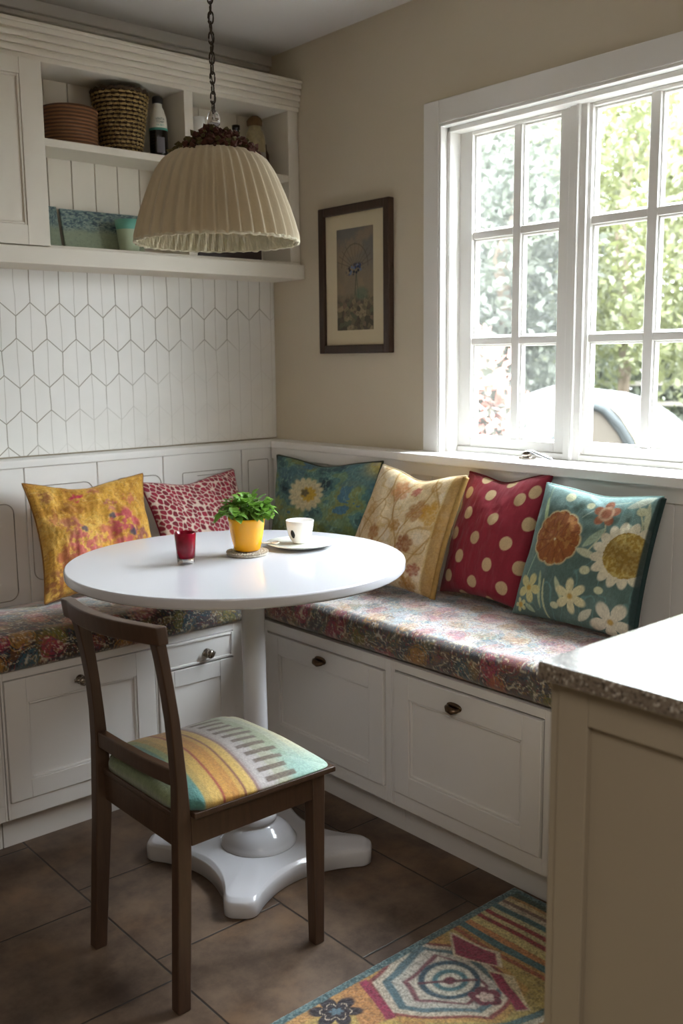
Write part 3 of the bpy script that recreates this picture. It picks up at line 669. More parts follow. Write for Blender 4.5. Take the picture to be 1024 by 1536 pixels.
pillow('throw_pillow', 'mustard gold pillow with rose blossoms, slumped at the left of the left bench',
       [(1.125, 2.60, .592), (1.53, 2.63, .590), (1.567, 2.80, .912), (1.168, 2.81, .915)], .060, p_gold, M['cloth'], 2, .11, .10, sagx=-.15, wr=.011, piping=[('rtlb', '#9A6A24', .003)], back='#B07A26')
pillow('throw_pillow', 'cream pillow covered in small crimson leaf shapes, right of the gold pillow',
       [(1.575, 2.66, .586), (1.94, 2.66, .586), (1.932, 2.815, .893), (1.562, 2.815, .880)], .050, p_red, M['cloth'], 5, .08, .10, sagx=-.1, piping=[('rtlb', '#8E1A34', .003)], back='#E2CDBE')
pillow('throw_pillow', 'painterly teal and olive pillow with one cream flower, in the bench corner',
       [(1.99, 2.69, .600), (2.02, 2.24, .600), (2.120, 2.250, .948), (2.105, 2.785, .935)], .060, p_teal, M['cloth'], 9, .08, .10, sagx=.0, piping=[('l', '#20302E', .0045), ('rt', '#3C4630', .004)], back='#3E5A46')
pillow('throw_pillow', 'cream pillow with golden vines and tan side band, between the teal and dotted pillows',
       [(1.93, 2.235, .598), (1.945, 1.865, .598), (2.03, 1.815, .945), (2.068, 2.196, .946)], .060, p_cream, M['cloth'], 12, .07, .12, sagx=.1, piping=[('rt', '#D8C49A', .0035), ('r', '#B08A48', .009)], back='#A9803E')
pillow('throw_pillow', 'crimson pillow with large cream polka dots on the window bench',
       [(2.03, 1.915, .598), (2.02, 1.612, .598), (2.118, 1.588, .962), (2.115, 1.880, .945)], .060, p_dots, M['velvet'], 15, .075, .09, sagx=.0, piping=[('rt', '#7E0A26', .004)], back='#8E1030')
pillow('throw_pillow', 'sea green pillow with a big brown rosette and gold sunflower, beside the island',
       [(1.990, 1.612, .598), (1.98, 1.240, .598), (2.09, 1.240, .937), (2.062, 1.562, .945)], .062, p_floral, M['cloth'], 21, .05, .05, sagx=.1, piping=[('r', '#1E3C3A', .007), ('tl', '#8FB0A8', .003)], back='#1E3C3A')

# ------------------------------------------------------------------ pedestal table
TX, TY, TR_, TZ = 1.355, 1.967, .417, .785; BX, BY = 1.373, 1.932
t = thing('pedestal_table', 'round white lacquered pedestal table in the bench corner', 'table', (BX, BY, 0))
MB().lathe([(.0001, -.026), (.38, -.026), (.409, -.026), (.415, -.023), (TR_, -.019), (TR_, -.005), (.4155, -.0015), (.412, 0), (.0001, 0)], (TX, TY, TZ), 160, cap=False).build('tabletop', M['lacquer'], t, smooth=False, bevel=0)
top_o = t.children[0] if t.children else [o for o in COL.objects if o.name == 'tabletop'][0]
top_o.data.polygons.foreach_set('use_smooth', [True]*len(top_o.data.polygons))
m_ = top_o.modifiers.new('wn', 'WEIGHTED_NORMAL')
prof = [(.098, .046), (.099, .051), (.094, .056), (.090, .064), (.080, .078), (.064, .090), (.050, .096), (.044, .099), (.042, .103), (.046, .106), (.0475, .112), (.046, .119), (.040, .123), (.037, .128), (.034, .140), (.0325, .165), (.0315, .25), (.0295, .45), (.029, .68), (.031, .72), (.045, .735), (.085, .742), (.09, .760)]
MB().lathe(prof, (BX, BY, 0), 56).build('column', M['lacquer'], t, smooth=True)
base = MB(); out = []
def quarter():
    p = []
    for k_ in range(6): a = -PI/2*0+math.radians(-0+15*k_); p.append((.262+.030*math.cos(a), .012+.030*math.sin(a)))      # rounded tip, upper half
    for k_ in range(1, 20):
        t_ = k_/20; x = (1-t_)**2*.262+2*t_*(1-t_)*.082+t_**2*.042; y = (1-t_)**2*.042+2*t_*(1-t_)*.082+t_**2*.262; p.append((x, y))
    for k_ in range(1, 7): a = math.radians(15*k_); p.append((.012+.030*math.sin(PI/2-a)*1.0, .262+.030*math.sin(a)))
    return p
for k_ in range(4):
    for x, y in quarter():
        a = math.atan2(y, x)+PI/4+k_*PI/2; out.append((math.cos(a), math.sin(a), math.hypot(x, y)))
def bring(z, ins): return [(BX+c*(r-ins), BY+s_*(r-ins), z) for c, s_, r in out]
def bring2(z, sc): return [(BX+c*r*sc, BY+s_*r*sc, z) for c, s_, r in out]
base.loft([bring(.0, .004), bring(.003, 0), bring(.030, .0), bring(.038, .002), bring(.041, .005), bring(.043, .010), bring(.0455, .013), bring(.047, .018), bring2(.048, .4)])
base.build('pedestal_base', M['lacquer'], t, smooth=True)

# ------------------------------------------------------------------ chair
ch = thing('dining_chair', 'dark stained wooden chair with striped seat cushion, drawn up to the round table', 'chair', (1.08, 1.70, 0))
def post(name, path, y0, y1):
    """path: list of (z, xback, xfront)"""
    m = MB(); yc = (y0+y1)/2
    m.loft([[(xb, y0, z), (xf, y0, z), (xf, y1, z), (xb, y1, z)] for z, xb, xf in path]); return m
zs = [0, .10, .31, .40, .47, .54, .60, .66, .72, .757]
def lerp(tab, z):
    for (z0, a), (z1, b) in zip(tab, tab[1:]):
        if z0 <= z <= z1: return a+(b-a)*(z-z0)/(z1-z0)
    return tab[-1][1]
xb = [(0, .884), (.31, .897), (.47, .901), (.52, .899), (.60, .893), (.69, .882), (.77, .866)]
xf = [(0, .914), (.31, .928), (.42, .930), (.50, .923), (.60, .914), (.68, .903), (.77, .889)]
xb2 = [(0, .864), (.31, .884), (.47, .890), (.57, .889), (.63, .882), (.70, .871), (.79, .850)]
xf2 = [(0, .892), (.31, .920), (.42, .922), (.50, .917), (.60, .908), (.68, .899), (.79, .884)]
rp = post('p', [(z, lerp(xb, z), lerp(xf, z)) for z in zs], 1.530, 1.557); rp.build('leg', M['walnut'], ch, bevel=.003)
lp = post('p', [(z, lerp(xb2, z), lerp(xf2, z)) for z in zs], 1.838, 1.866); lp.build('leg', M['walnut'], ch, bevel=.003)
m = MB(); m.loft([[(1.232+(z-.0)*.0, 1.530, z), (1.232+.026+w2, 1.530, z), (1.232+.026+w2, 1.530+.026+w2, z), (1.232, 1.530+.026+w2, z)] for z, w2 in ((0, 0), (.2, .004), (.398, .008))]); m.build('leg', M['walnut'], ch, bevel=.003)
# crest rail, bowed backwards
m = MB(); rings = []
for i in range(25):
    s_ = i/24; y = 1.518+(1.874-1.518)*s_; bow = .030*math.sin(PI*s_); x = .868-.014*s_-bow+(.0 if s_ < .95 else -.004)
    z0 = .757-(.008*s_); z1 = .793-.004*s_; rings.append([(x-.001, y, z0), (x+.022, y, z0), (x+.018, y, z1), (x-.006, y, z1)])
m.loft(rings); m.build('crest_rail', M['walnut'], ch, bevel=.003)
m = MB(); m.loft([[(x, y, z), (x+.02, y, z), (x+.02, y, z+.034), (x, y, z+.034)] for y, x, z in [(1.557, .902, .464), (1.65, .894, .462), (1.75, .892, .461), (1.838, .894, .460)]]); m.build('lower_back_rail', M['walnut'], ch, bevel=.003)
m = MB(); m.box(.905, .925, 1.557, 1.838, .338, .404); m.box(.930, 1.232, 1.532, 1.552, .340, .400); m.box(.920, 1.25, 1.845, 1.862, .340, .400); m.box(1.238, 1.256, 1.556, 1.85, .340, .400)
m.build('apron', M['walnut'], ch, bevel=.002)
m = MB(); m.loft([[(.902, 1.557, z), (.932, 1.557, z), (.932, 1.520, z), (1.278, 1.508, z), (1.276, 1.905, z), (.925, 1.872, z), (.925, 1.838, z), (.902, 1.838, z)] for z in (.399, .411)]); m.build('seat_board', M['walnut'], ch, bevel=.002)
def seatpaint(u, v, s):
    """u 0 back ->1 front ; v 0 right(near) ->1 left(far)"""
    w_ = (v-.5); uu = u+.10*(w_**2)*4*.35-.035+.012*(fbm(u*3, v*3, s, 2)-.5)+.05*(1-v)
    stops = [(-.2, '#6C7A56'), (.03, '#7E8A66'), (.07, '#93A077'), (.11, '#55806E'), (.15, '#8E9A66'), (.19, '#B5984E'), (.235, '#CBA655'), (.30, '#A04030'), (.316, '#C9923C'), (.36, '#BF8638'), (.405, '#C89C48'), (.435, '#7E4638'), (.450, '#CDAA58'), (.49, '#D2B064'), (.512, '#90706A'), (.53, '#ACA09E'), (.55, '#B9B2B0'), (.63, '#B4B0A8'), (.66, '#AAAA94'), (.76, '#9CA488'), (.84, '#ACB29C'), (.9, '#BEBC9C'), (.95, '#CCC5A2'), (1.2, '#CFC6A6')]
    c = np.tile(A_(stops[0][1]), (*u.shape, 1))
    for p_, col_ in stops[1:]: c = over(c, A_(col_), sstep(p_-.006, p_+.006, uu))
    c = over(c, A_('#4E8680'), sstep(.10, .12, uu)*sstep(.20, .18, uu)*sstep(.55, .1, v)); c = over(c, A_('#8FBDB6'), sstep(.70, .8, uu)*sstep(.4, .05, v)*.7)
    n_ = 12; vv = v*n_; k = np.abs(vv-np.floor(vv)-.5); dash = sstep(.27, .20, k)*sstep(.585, .60, uu+.012*np.sin(np.floor(vv)*2.1))*sstep(.80, .785, uu+.02*np.sin(np.floor(vv)*1.7))
    c = over(c, A_('#5E4C3E'), dash*(.75+.25*vnoise(u*90, v*150, s)))
    return c*(.80+.40*vnoise(u*130, v*130, s))[..., None]
R_ = 150; g = np.linspace(-1, 1, R_); g = np.sign(g)*(1-(1-np.abs(g))**1.3); U, V = np.meshgrid(g, g, indexing='ij')
yr = lambda u: 1.558-.036*np.clip(u*8, 0, 1)-.013*u
yl = lambda u: 1.836+.034*np.clip(u*8, 0, 1)+.034*u
ua = (U+1)/2; va_ = (V+1)/2; rc = .05
# superellipse corner rounding
k4 = (np.abs(U)**12+np.abs(V)**12)**(1/12.); f_ = np.where(k4 > 1e-6, np.maximum(np.abs(U), np.abs(V))/np.maximum(k4, 1e-6), 1)
ua = (U*f_+1)/2; va_ = (V*f_+1)/2
Xs = .905+(1.276-.905)*ua; y0_ = yr(ua); y1_ = yl(ua); Ys = y0_+(y1_-y0_)*va_
hgt = (.036-.020*sstep(-.9, .2, U)-.012*sstep(0, -1, V)*sstep(-1, -.5, U))*(np.clip((1-U**2)*(1-V**2), 0, 1)**.16)+.026*np.clip((1-U**2)*(1-V**2), 0, 1)**.6
Zs = .412+hgt
P = np.stack([Xs, Ys, Zs], -1); C = seatpaint(ua, va_, 4)
Pb = np.stack([Xs[::R_-1][:, ::R_-1], Ys[::R_-1][:, ::R_-1], np.full((2, 2), .411)], -1)
cu = grid_obj('seat_cushion', P, C, M['tapestry'], ch)
cu['label'] = 'striped woven seat pad'
# close its underside
me = cu.data; bm = bmesh.new(); bm.from_mesh(me); be = [e for e in bm.edges if e.is_boundary]; bmesh.ops.contextual_create(bm, geom=be); bmesh.ops.recalc_face_normals(bm, faces=bm.faces); bm.to_mesh(me); bm.free()

# ------------------------------------------------------------------ things on the table
gl_ = thing('tumbler', 'small ruby red glass tumbler on the table', 'glass', (1.227, 1.999, TZ))
gc = (1.2275, 2.000, TZ)
MB().lathe([(.0001, .0), (.0195, .0), (.0205, .002), (.0215, .015), (.0001, .017)], gc, 40, cap=False).build('glass_foot', M['clear'], gl_, smooth=True)
MB().lathe([(.0001, .0175), (.0217, .016), (.0235, .040), (.0262, .077), (.0258, .078), (.0245, .077), (.0225, .045), (.020, .024), (.0001, .022)], gc, 40, cap=False).build('cup', M['ruby'], gl_, smooth=True)
co = MB(); cc = (1.402, 1.990); 
co.lathe([(.0001, .0), (.050, .0), (.053, .003), (.053, .006), (.050, .009), (.0001, .009)], (cc[0], cc[1], TZ), 48, cap=False)
for rr, nn in ((.0515, 48), (.043, 40), (.035, 32)):
    for i in range(nn):
        a = 2*PI*i/nn; x, y = cc[0]+rr*math.cos(a), cc[1]+rr*math.sin(a); b0 = .0032
        co.add([(x+b0*dx, y+b0*dy, TZ+.009+b0*dz) for dx, dy, dz in ((1, 0, 0), (-1, 0, 0), (0, 1, 0), (0, -1, 0), (0, 0, 1), (0, 0, -1))], [(0, 2, 4), (2, 1, 4), (1, 3, 4), (3, 0, 4), (2, 0, 5), (1, 2, 5), (3, 1, 5), (0, 3, 5)])
tag(co.build('coaster', M['pebble']), 'round beaded stone coaster under the yellow pot', 'coaster')
pp = thing('potted_plant', 'leafy green plant in a mustard yellow pot on the table', 'potted plant', (cc[0], cc[1], TZ+.0115))
z = TZ+.0122
MB().lathe([(.0001, 0), (.029, 0), (.033, .004), (.040, .035), (.0465, .078), (.0475, .083), (.0445, .083), (.043, .078), (.036, .03), (.0001, .028)], (cc[0], cc[1], z), 48, cap=False).build('pot', M['yellow'], pp, smooth=True)
MB().lathe([(.0001, .070), (.042, .070), (.042, .066)], (cc[0], cc[1], z), 32, cap=False).build('soil', M['soil'], pp, smooth=True)
lf = MB(); st = MB(); rnd = random.Random(4)
def leaf(mb, base, d, length, width, curl, n=6):
    d = Vector(d).normalized(); up = Vector((0, 0, 1)); s_ = d.cross(up)
    if s_.length < .05: s_ = Vector((1, 0, 0))
    s_.normalize(); nrm = s_.cross(d); rows = []
    for i in range(n+1):
        t_ = i/n; p = Vector(base)+d*length*t_-up*curl*length*t_*t_; w_ = width*math.sin(PI*min(1, t_*.92+.06))**.75*(1 if t_ < .98 else .15)
        rows.append([tuple(p-s_*w_+nrm*w_*.35), tuple(p), tuple(p+s_*w_+nrm*w_*.35)])
    mb.loft(rows, cap=False, closed=False)
for i in range(40):
    a = rnd.uniform(0, 2*PI); r0 = rnd.uniform(0, .03); tilt = rnd.uniform(.05, 1.25); b0 = Vector((cc[0]+r0*math.cos(a), cc[1]+r0*math.sin(a), z+.07))
    hh = rnd.uniform(.040, .066); tip_ = b0+Vector((math.cos(a)*math.sin(tilt)*1.05, math.sin(a)*math.sin(tilt)*1.05, math.cos(tilt)*.95+.12))*hh
    st.tube([b0, b0.lerp(tip_, .5)+Vector((0, 0, .006)), tip_], [.0016, .0013, .001], 6)
    for k_ in range(rnd.randint(4, 6)):
        a2 = a+rnd.uniform(-1.6, 1.6); el = rnd.uniform(-.25, 1.3); tt = rnd.uniform(.6, 1)
        leaf(lf, b0.lerp(tip_, tt), (math.cos(a2), math.sin(a2), el), rnd.uniform(.020, .032), rnd.uniform(.0085, .0135), rnd.uniform(.1, .7))
for k_, (dx, dy, el, ln_, wd) in enumerate(((-.75, .55, .35, .050, .021), (-.8, .65, -.1, .046, .018), (-.6, .75, .1, .042, .017), (-.9, .4, .2, .040, .017), (.75, -.65, .7, .045, .015), (.8, -.6, .1, .040, .014))):
    b0 = Vector((cc[0]+dx*.042, cc[1]+dy*.042, z+.088+.003*k_)); leaf(lf, b0, (dx, dy, el), ln_, wd, .45, 8)
lo = lf.build('foliage', M['leaf'], pp, smooth=True); st.build('stems', M['leaf'], pp, smooth=True)
sc_ = (1.566, 1.978)
MB().lathe([(.0001, .003), (.035, .002), (.050, .0), (.052, .002), (.075, .007), (.090, .012), (.091, .0135), (.088, .014), (.060, .008), (.0001, .007)], (sc_[0], sc_[1], TZ), 64, cap=False).build('saucer', M['saucer'], smooth=True)
tag(COL.objects['saucer'], 'pale wide saucer under the white coffee cup', 'saucer')
cp = thing('coffee_cup', 'white porcelain cup standing on the saucer, a small black mark on its side', 'cup', (1.574, 1.992, TZ+.0075))
cz = TZ+.0085; cpos = (1.574, 1.992)
MB().lathe([(.0001, 0), (.019, 0), (.020, .003), (.026, .010), (.032, .025), (.0355, .045), (.0372, .060), (.0362, .0605), (.0345, .058), (.031, .03), (.022, .009), (.0001, .007)], (cpos[0], cpos[1], cz), 48, cap=False).build('cup', M['porcelain'], cp, smooth=True)
hp = [(cpos[0]+.034+.02*math.sin(a)*.9, cpos[1]+.012+.006*math.sin(a), cz+.032+.018*math.cos(a)) for a in np.linspace(.1, 3.0, 9)]
MB().tube(hp, .0034, 8).build('handle', M['porcelain'], cp, smooth=True)
mk = MB(); a0 = math.atan2(-.75, -.66)-.55
rows = []
for i in range(7):
    zz_ = .016+.022*i/6; hw = .0055*math.sin(PI*(i+.6)/7.2)+.001; R0 = .0295+.0062*(i/6)+.0006; rows.append([(cpos[0]+R0*math.cos(a0+s_*hw/R0), cpos[1]+R0*math.sin(a0+s_*hw/R0), cz+zz_) for s_ in (-1, 0, 1)])
mk.loft(rows, cap=False, closed=False); mk.build('black_mark', M['dark'], cp, smooth=True)
# small napkin/spoon glint beside the cup
sg = MB(); sg.tube([(1.492, 2.010, TZ+.0150), (1.470, 2.030, TZ+.0165), (1.450, 2.048, TZ+.018)], [.0028, .0024, .003], 8)
sg.lathe([(.0001, 0), (.007, .0006), (.0115, .004), (.0125, .0075), (.0115, .0072), (.006, .003), (.0001, .0024)], (1.500, 2.003, TZ+.0115), 24, cap=False)
tag(sg.build('spoon', M['porcelain'], smooth=True), 'small white porcelain spoon on the saucer between the plant and the cup', 'spoon')

# ------------------------------------------------------------------ pendant lamp
LX, LY = 1.323, 1.966
lamp = thing('pendant_lamp', 'pleated beige fabric pendant lamp hanging on a dark chain over the table', 'lamp', (LX, LY, 1.535))
prof = [(.190, .000), (.1875, .012), (.180, .040), (.170, .072), (.158, .105), (.146, .135), (.134, .160), (.119, .182), (.098, .198), (.070, .2045)]
z0 = 1.545; NP = 38; NA = NP*10
rings = []
for pi_, (r, zz_) in enumerate(prof):
    ring = []
    for j in range(NA):
        a = 2*PI*j/NA; ph = (a*NP/(2*PI)+.35*math.sin(a*3)+.04*pi_*.3) % 1
        saw = (ph/.72 if ph < .72 else (1-ph)/.28); saw = saw*.5+.5*(.5-.5*math.cos(PI*saw))
        amp = .0125*(r/.19)*(1 if 0 < pi_ < len(prof)-1 else .6)*(1-.3*(zz_/.207)**3); q = r+amp*(saw-.5)
        ring.append((LX+q*math.cos(a), LY+q*math.sin(a), z0+zz_+(.003*math.sin(a*NP) if pi_ == 0 else 0)))
    rings.append(ring)
# interpolate profile finer
def finer(rings, k=3):
    out_ = []
    for i in range(len(rings)-1):
        for s_ in range(k):
            t_ = s_/k; out_.append([tuple(a*(1-t_)+b_*t_ for a, b_ in zip(p, q)) for p, q in zip(rings[i], rings[i+1])])
    out_.append(rings[-1]); return out_
sh = MB().loft(finer(rings), cap=False).build('lamp_shade', M['linen'], lamp, smooth=True)
li = MB(); rg = []
for r, zz_ in ((.1885, -.001), (.186, .010), (.180, .035), (.170, .075), (.155, .115), (.13, .155), (.09, .185)):
    rg.append([(LX+(r-.010+.004*math.sin(j*2*PI/240*57+zz_*60)+.002*math.sin(j*1.7))*math.cos(2*PI*j/240), LY+(r-.010+.004*math.sin(j*2*PI/240*57+zz_*60))*math.sin(2*PI*j/240), z0+zz_) for j in range(240)])
li.loft(rg, cap=False); li.build('shade_lining', M['lining'], lamp, smooth=False)
rm = MB(); pts = []
rr_ = random.Random(2)
for j in range(200):
    a = 2*PI*j/200; r = .189+.0025*math.sin(j*.95*2)+rr_.uniform(-.001, .001); pts.append((LX+r*math.cos(a), LY+r*math.sin(a), z0++.0012*math.sin(j*1.2)+rr_.uniform(-.0006, .0006)))
rm.tube(pts, .0036, 7, closed=True); rm.build('rim_trim', M['lining'], lamp, smooth=True)
# dried flowers on the crown of the shade
for mat_, seed_, cnt, rng in (('dried1', 1, 260, (-2.9, 1.4)), ('dried2', 2, 140, (-3.2, 3.2))):
    fb = MB(); rr_ = random.Random(seed_)
    for i in range(cnt):
        a = rr_.uniform(*rng); r = rr_.uniform(.015, .104); x, y = LX+r*math.cos(a), LY+r*math.sin(a); zb = z0+.203-.010*(r/.09)**2; hz_ = max(0, .052*(1-(r/.115)**2))*rr_.random()
        s_ = rr_.uniform(.006, .0125); c_ = Vector((x, y, zb+hz_+.002)); M_ = Matrix.Rotation(rr_.uniform(0, 6), 3, Vector((rr_.random(), rr_.random(), rr_.random()+.01)).normalized())
        vv_ = [c_+M_@Vector(p)*s_ for p in ((1, 0, 0), (-1, 0, 0), (0, 1, 0), (0, -1, 0), (0, 0, .7), (0, 0, -.7))]
        fb.add(vv_, [(0, 2, 4), (2, 1, 4), (1, 3, 4), (3, 0, 4), (2, 0, 5), (1, 2, 5), (3, 1, 5), (0, 3, 5)])
    fo = fb.build('dried_flowers', M[mat_], lamp)
cap_ = MB().lathe([(.0001, .200), (.068, .204), (.060, .210), (.030, .216), (.016, .225), (.012, .250), (.006, .262), (.0001, .264)], (LX, LY, z0), 32, cap=False).build('cap', M['iron'], lamp, smooth=True)
MB().lathe([(.004, .258), (.014, .262), (.0155, .275), (.012, .288), (.005, .295), (.0001, .296)], (LX, LY, z0), 24, cap=False).build('glass_bead', M['clear'], lamp, smooth=True)
def chain_link(cz_, rot):
    pts = []; h2, w2 = .0135, .0058
    for i in range(16):
        a = 2*PI*i/16; px, pz = w2*math.cos(a), h2*math.sin(a); pz = math.copysign(abs(math.sin(a))**.7*h2, math.sin(a)); pts.append((LX+px*math.cos(rot), LY+px*math.sin(rot), cz_+pz))
    return MB().tube(pts, .0019, 7, closed=True)
zc = z0+.300; i = 0
chn = MB()
while zc < ZC-.02:
    chain_link(zc, (i % 2)*PI/2+.5+.03*i).build('chain_link', M['iron'], lamp, smooth=True); zc += .0215; i += 1
MB().tube([(LX+.004*math.sin(q_*1.2), LY+.004*math.cos(q_*1.2), z0+.29+(ZC-z0-.30)*q_/24) for q_ in range(25)], .0015, 6).build('cord', M['iron'], lamp, smooth=True)
MB().lathe([(.0001, 0), (.01, 0), (.05, .012), (.055, .02), (.0001, .02)], (LX, LY, ZC-.0205), 32, cap=False).build('ceiling_rose', M['iron'], lamp, smooth=True)

# ------------------------------------------------------------------ wall cabinet
YC = 2.775; zb, zt = 1.612, 2.118
uc = thing('wall_cabinet', 'white wall cabinet with open shelves and ridged crown, above the tiled wall', 'cabinet', (1.7, YC, 1.55))
m = MB(); D0, D1 = YC, YW-.002
m.box(XL+.3, 2.217, YC, D1, 1.603, zb); m.box(XL+.3, 2.217, YC, D1, zt, 2.214)      # floor, top
m.box(2.173, 2.217, YC, D1, zb, zt); m.box(1.757, 1.790, YC, D1, zb, zt); m.box(1.262, 1.280, YC+.0, D1, zb, zt); m.box(XL+.3, XL+.32, YC, D1, zb, zt); m.box(.78, .80, YC, D1, zb, zt)
m.build('body', M['cab'], uc, bevel=.0015)
m = MB(); x = 1.280
m.box(1.28, 2.173, D1-.008, D1, zb, zt)
while x < 2.17:
    x2 = min(x+.079, 2.173); m.box(x+.0014, x2-.0014, D1-.016, D1-.007, zb, zt); x = x2
m.build('back_boards', M['cab'], uc, bevel=.0015)
m = MB().box(1.28, 1.757, YC+.003, D1-.016, 1.890, 1.912); m.build('shelf', M['cab'], uc, bevel=.0015)
m = MB().box(1.79, 2.173, YC+.003, D1-.016, 1.884, 1.905); m.build('shelf', M['cab'], uc, bevel=.0015)
MB().box(XL+.3, 2.218, YC-.022, D1, 1.553, 1.6025).build('ledge', M['cab'], uc, bevel=.002)
m = MB()
for z0_, z1_, d in ((2.118, 2.132, .004), (2.132, 2.146, .010), (2.146, 2.152, .006), (2.152, 2.166, .014), (2.166, 2.171, .010), (2.171, 2.186, .018), (2.186, 2.191, .014), (2.191, 2.206, .023), (2.206, 2.216, .027)):
    m.box(XL+.3, 2.218, YC-d, YC-.0005, z0_, z1_)
m.build('crown_moulding', M['cab'], uc, bevel=.003)
panel_door((.802, YC-.018, 1.606), 'tile', .474, .510, .066, uc, 'door', M['cab'], fwt=.046, fwb=.056)
panel_door((.322+.0, YC-.018, 1.606), 'tile', .474, .510, .066, uc, 'door', M['cab'], fwt=.046, fwb=.056)

# contents of the shelves
SZ = 1.9122
tag(MB().lathe([(.0001, 0), (.080, 0), (.083, .004), (.084, .10), (.086, .104), (.083, .110), (.074, .113), (.0001, .110)], (1.405, 2.862, SZ), 56, cap=False).build('woven_box', M['rattan'], smooth=True), 'low round brown rattan basket at the left end of the upper shelf', 'basket')
bk = thing('basket', 'tall tapered seagrass basket between the rattan basket and the bottle', 'basket', (1.585, 2.855, SZ))
bc = (1.578, 2.862); 
def br_(t_): return .058+.026*t_
MB().lathe([(.0001, .001), (.056, .001), (.0835, .178), (.080, .178), (.054, .008), (.0001, .008)], (bc[0], bc[1], SZ), 48, cap=False).build('liner', M['strawdark'], bk, smooth=True)
m = MB()
for row in range(15):
    t_ = (row+.5)/15; pts = []
    for j in range(96):
        a = 2*PI*j/96; r = br_(t_)+.0035*math.sin(a*24+row*PI); pts.append((bc[0]+r*math.cos(a), bc[1]+r*math.sin(a), SZ+.178*t_))
    m.tube(pts, .0042, 5, closed=True)
m.build('weave', M['straw'], bk, smooth=True)
m = MB()
for j in range(24):
    a = 2*PI*j/24; m.tube([(bc[0]+(br_(t_)+.001)*math.cos(a), bc[1]+(br_(t_)+.001)*math.sin(a), SZ+.178*t_) for t_ in (0, .5, 1.03)], .0028, 5)
m.build('ribs', M['strawdark'], bk, smooth=True)
pts = [(bc[0]+(.085+.002*math.sin(j*2))*math.cos(2*PI*j/72), bc[1]+(.085+.002*math.sin(j*2))*math.sin(2*PI*j/72), SZ+.182+.003*math.sin(j*1.57)) for j in range(72)]
MB().tube(pts, .006, 6, closed=True).build('rim', M['strawdark'], bk, smooth=True)
def lettering(text, size, R0, cx, cy, zc, a_mid, mat, parent, name='lettering'):
    """small printed text wrapped on a cylinder"""
    cu_ = bpy.data.curves.new(name, 'FONT'); cu_.body = text; cu_.size = size; cu_.align_x = 'CENTER'; cu_.align_y = 'CENTER'; cu_.extrude = .0002; cu_.resolution_u = 2
    to = bpy.data.objects.new('tmp', cu_); COL.objects.link(to); dg = bpy.context.evaluated_depsgraph_get(); me_ = bpy.data.meshes.new_from_object(to.evaluated_get(dg))
    for v in me_.vertices:
        a = a_mid+v.co.x/R0; r = R0+.0003+v.co.z; v.co = Vector((cx+r*math.cos(a), cy+r*math.sin(a), zc+v.co.y))
    me_.materials.clear(); me_.materials.append(mat); bpy.data.objects.remove(to); o = bpy.data.objects.new(name, me_); COL.objects.link(o)
    if parent: par(o, parent)
    return o
bt = thing('bottle', 'dark glass bottle with a white and teal neck label on the upper shelf', 'bottle', (1.70, 2.84, SZ))
b0 = (1.700, 2.842)
MB().lathe([(.0001, 0), (.027, 0), (.029, .003), (.029, .085), (.0285, .098), (.0255, .125), (.018, .150), (.0125, .160), (.0125, .172), (.0001, .172)], (b0[0], b0[1], SZ), 40, cap=False).build('glass_body', M['dark'], bt, smooth=True)
nl = MB().lathe([(.0293, .088), (.0290, .098), (.0262, .125), (.0188, .150), (.0140, .158), (.0138, .166), (.0125, .168)], (b0[0], b0[1], SZ), 40, cap=False).build('neck_label', M['paper'], bt, smooth=True)
MB().lathe([(.0294, .084), (.0295, .091), (.0290, .0915)], (b0[0], b0[1], SZ), 40, cap=False).build('label_band', M['teal'], nl, smooth=True)
MB().lathe([(.0001, .168), (.013, .168), (.017, .170), (.017, .185), (.014, .190), (.0001, .191)], (b0[0], b0[1], SZ), 28, cap=False).build('stopper', M['charcoal'], bt, smooth=True)
am = math.atan2(-b0[1], -b0[0])+.25
for txt, zz_, R0, mm, sz in (('VINTA', .1175, .0275, 'print', .010), ('TOAD', .1085, .0284, 'print', .009), ('NUBO', .0985, .0290, 'teal', .009)):
    lettering(txt, sz, R0, b0[0], b0[1], SZ+zz_, am, M[mm], nl)
pt = MB()
R0 = .0293; rows = [[(b0[0]+R0*math.cos(am+s_), b0[1]+R0*math.sin(am+s_), SZ+zz_) for s_ in np.linspace(-.45, .45, 8)] for zz_ in (.015, .062)]
pt.loft(rows, cap=False, closed=False); pt.build('body_label', plain('grey_label', '#6E6A70', .6, .1, 30), bt, smooth=True)
# right bay, upper shelf
SR = 1.9052
jr = thing('preserving_jar', 'glass jar of pale pasta with a brown stopper, right bay of the upper shelf', 'jar', (2.10, 2.86, SR))
jc = (2.095, 2.862)
MB().lathe([(.0001, 0), (.034, 0), (.036, .004), (.036, .115), (.030, .145), (.022, .155), (.022, .165), (.0001, .165)], (jc[0], jc[1], SR), 40, cap=False).build('jar_body', M['jarstuff'], jr, smooth=True)
MB().lathe([(.0368, .004), (.0368, .075)], (jc[0], jc[1], SR), 40, cap=False).build('steel_sleeve', M['steel'], jr, smooth=True)
MB().lathe([(.0001, .165), (.023, .165), (.027, .168), (.028, .182), (.022, .192), (.012, .199), (.0001, .20)], (jc[0], jc[1], SR), 32, cap=False).build('stopper', M['cork'], jr, smooth=True)
tag(MB().lathe([(.0001, 0), (.024, 0), (.026, .004), (.026, .095), (.012, .115), (.011, .150), (.014, .152), (.014, .165), (.0001, .166)], (2.035, 2.89, SR), 36, cap=False).build('bottle', M['dark'], smooth=True), 'slim dark bottle behind the pasta jar on the right upper shelf', 'bottle')
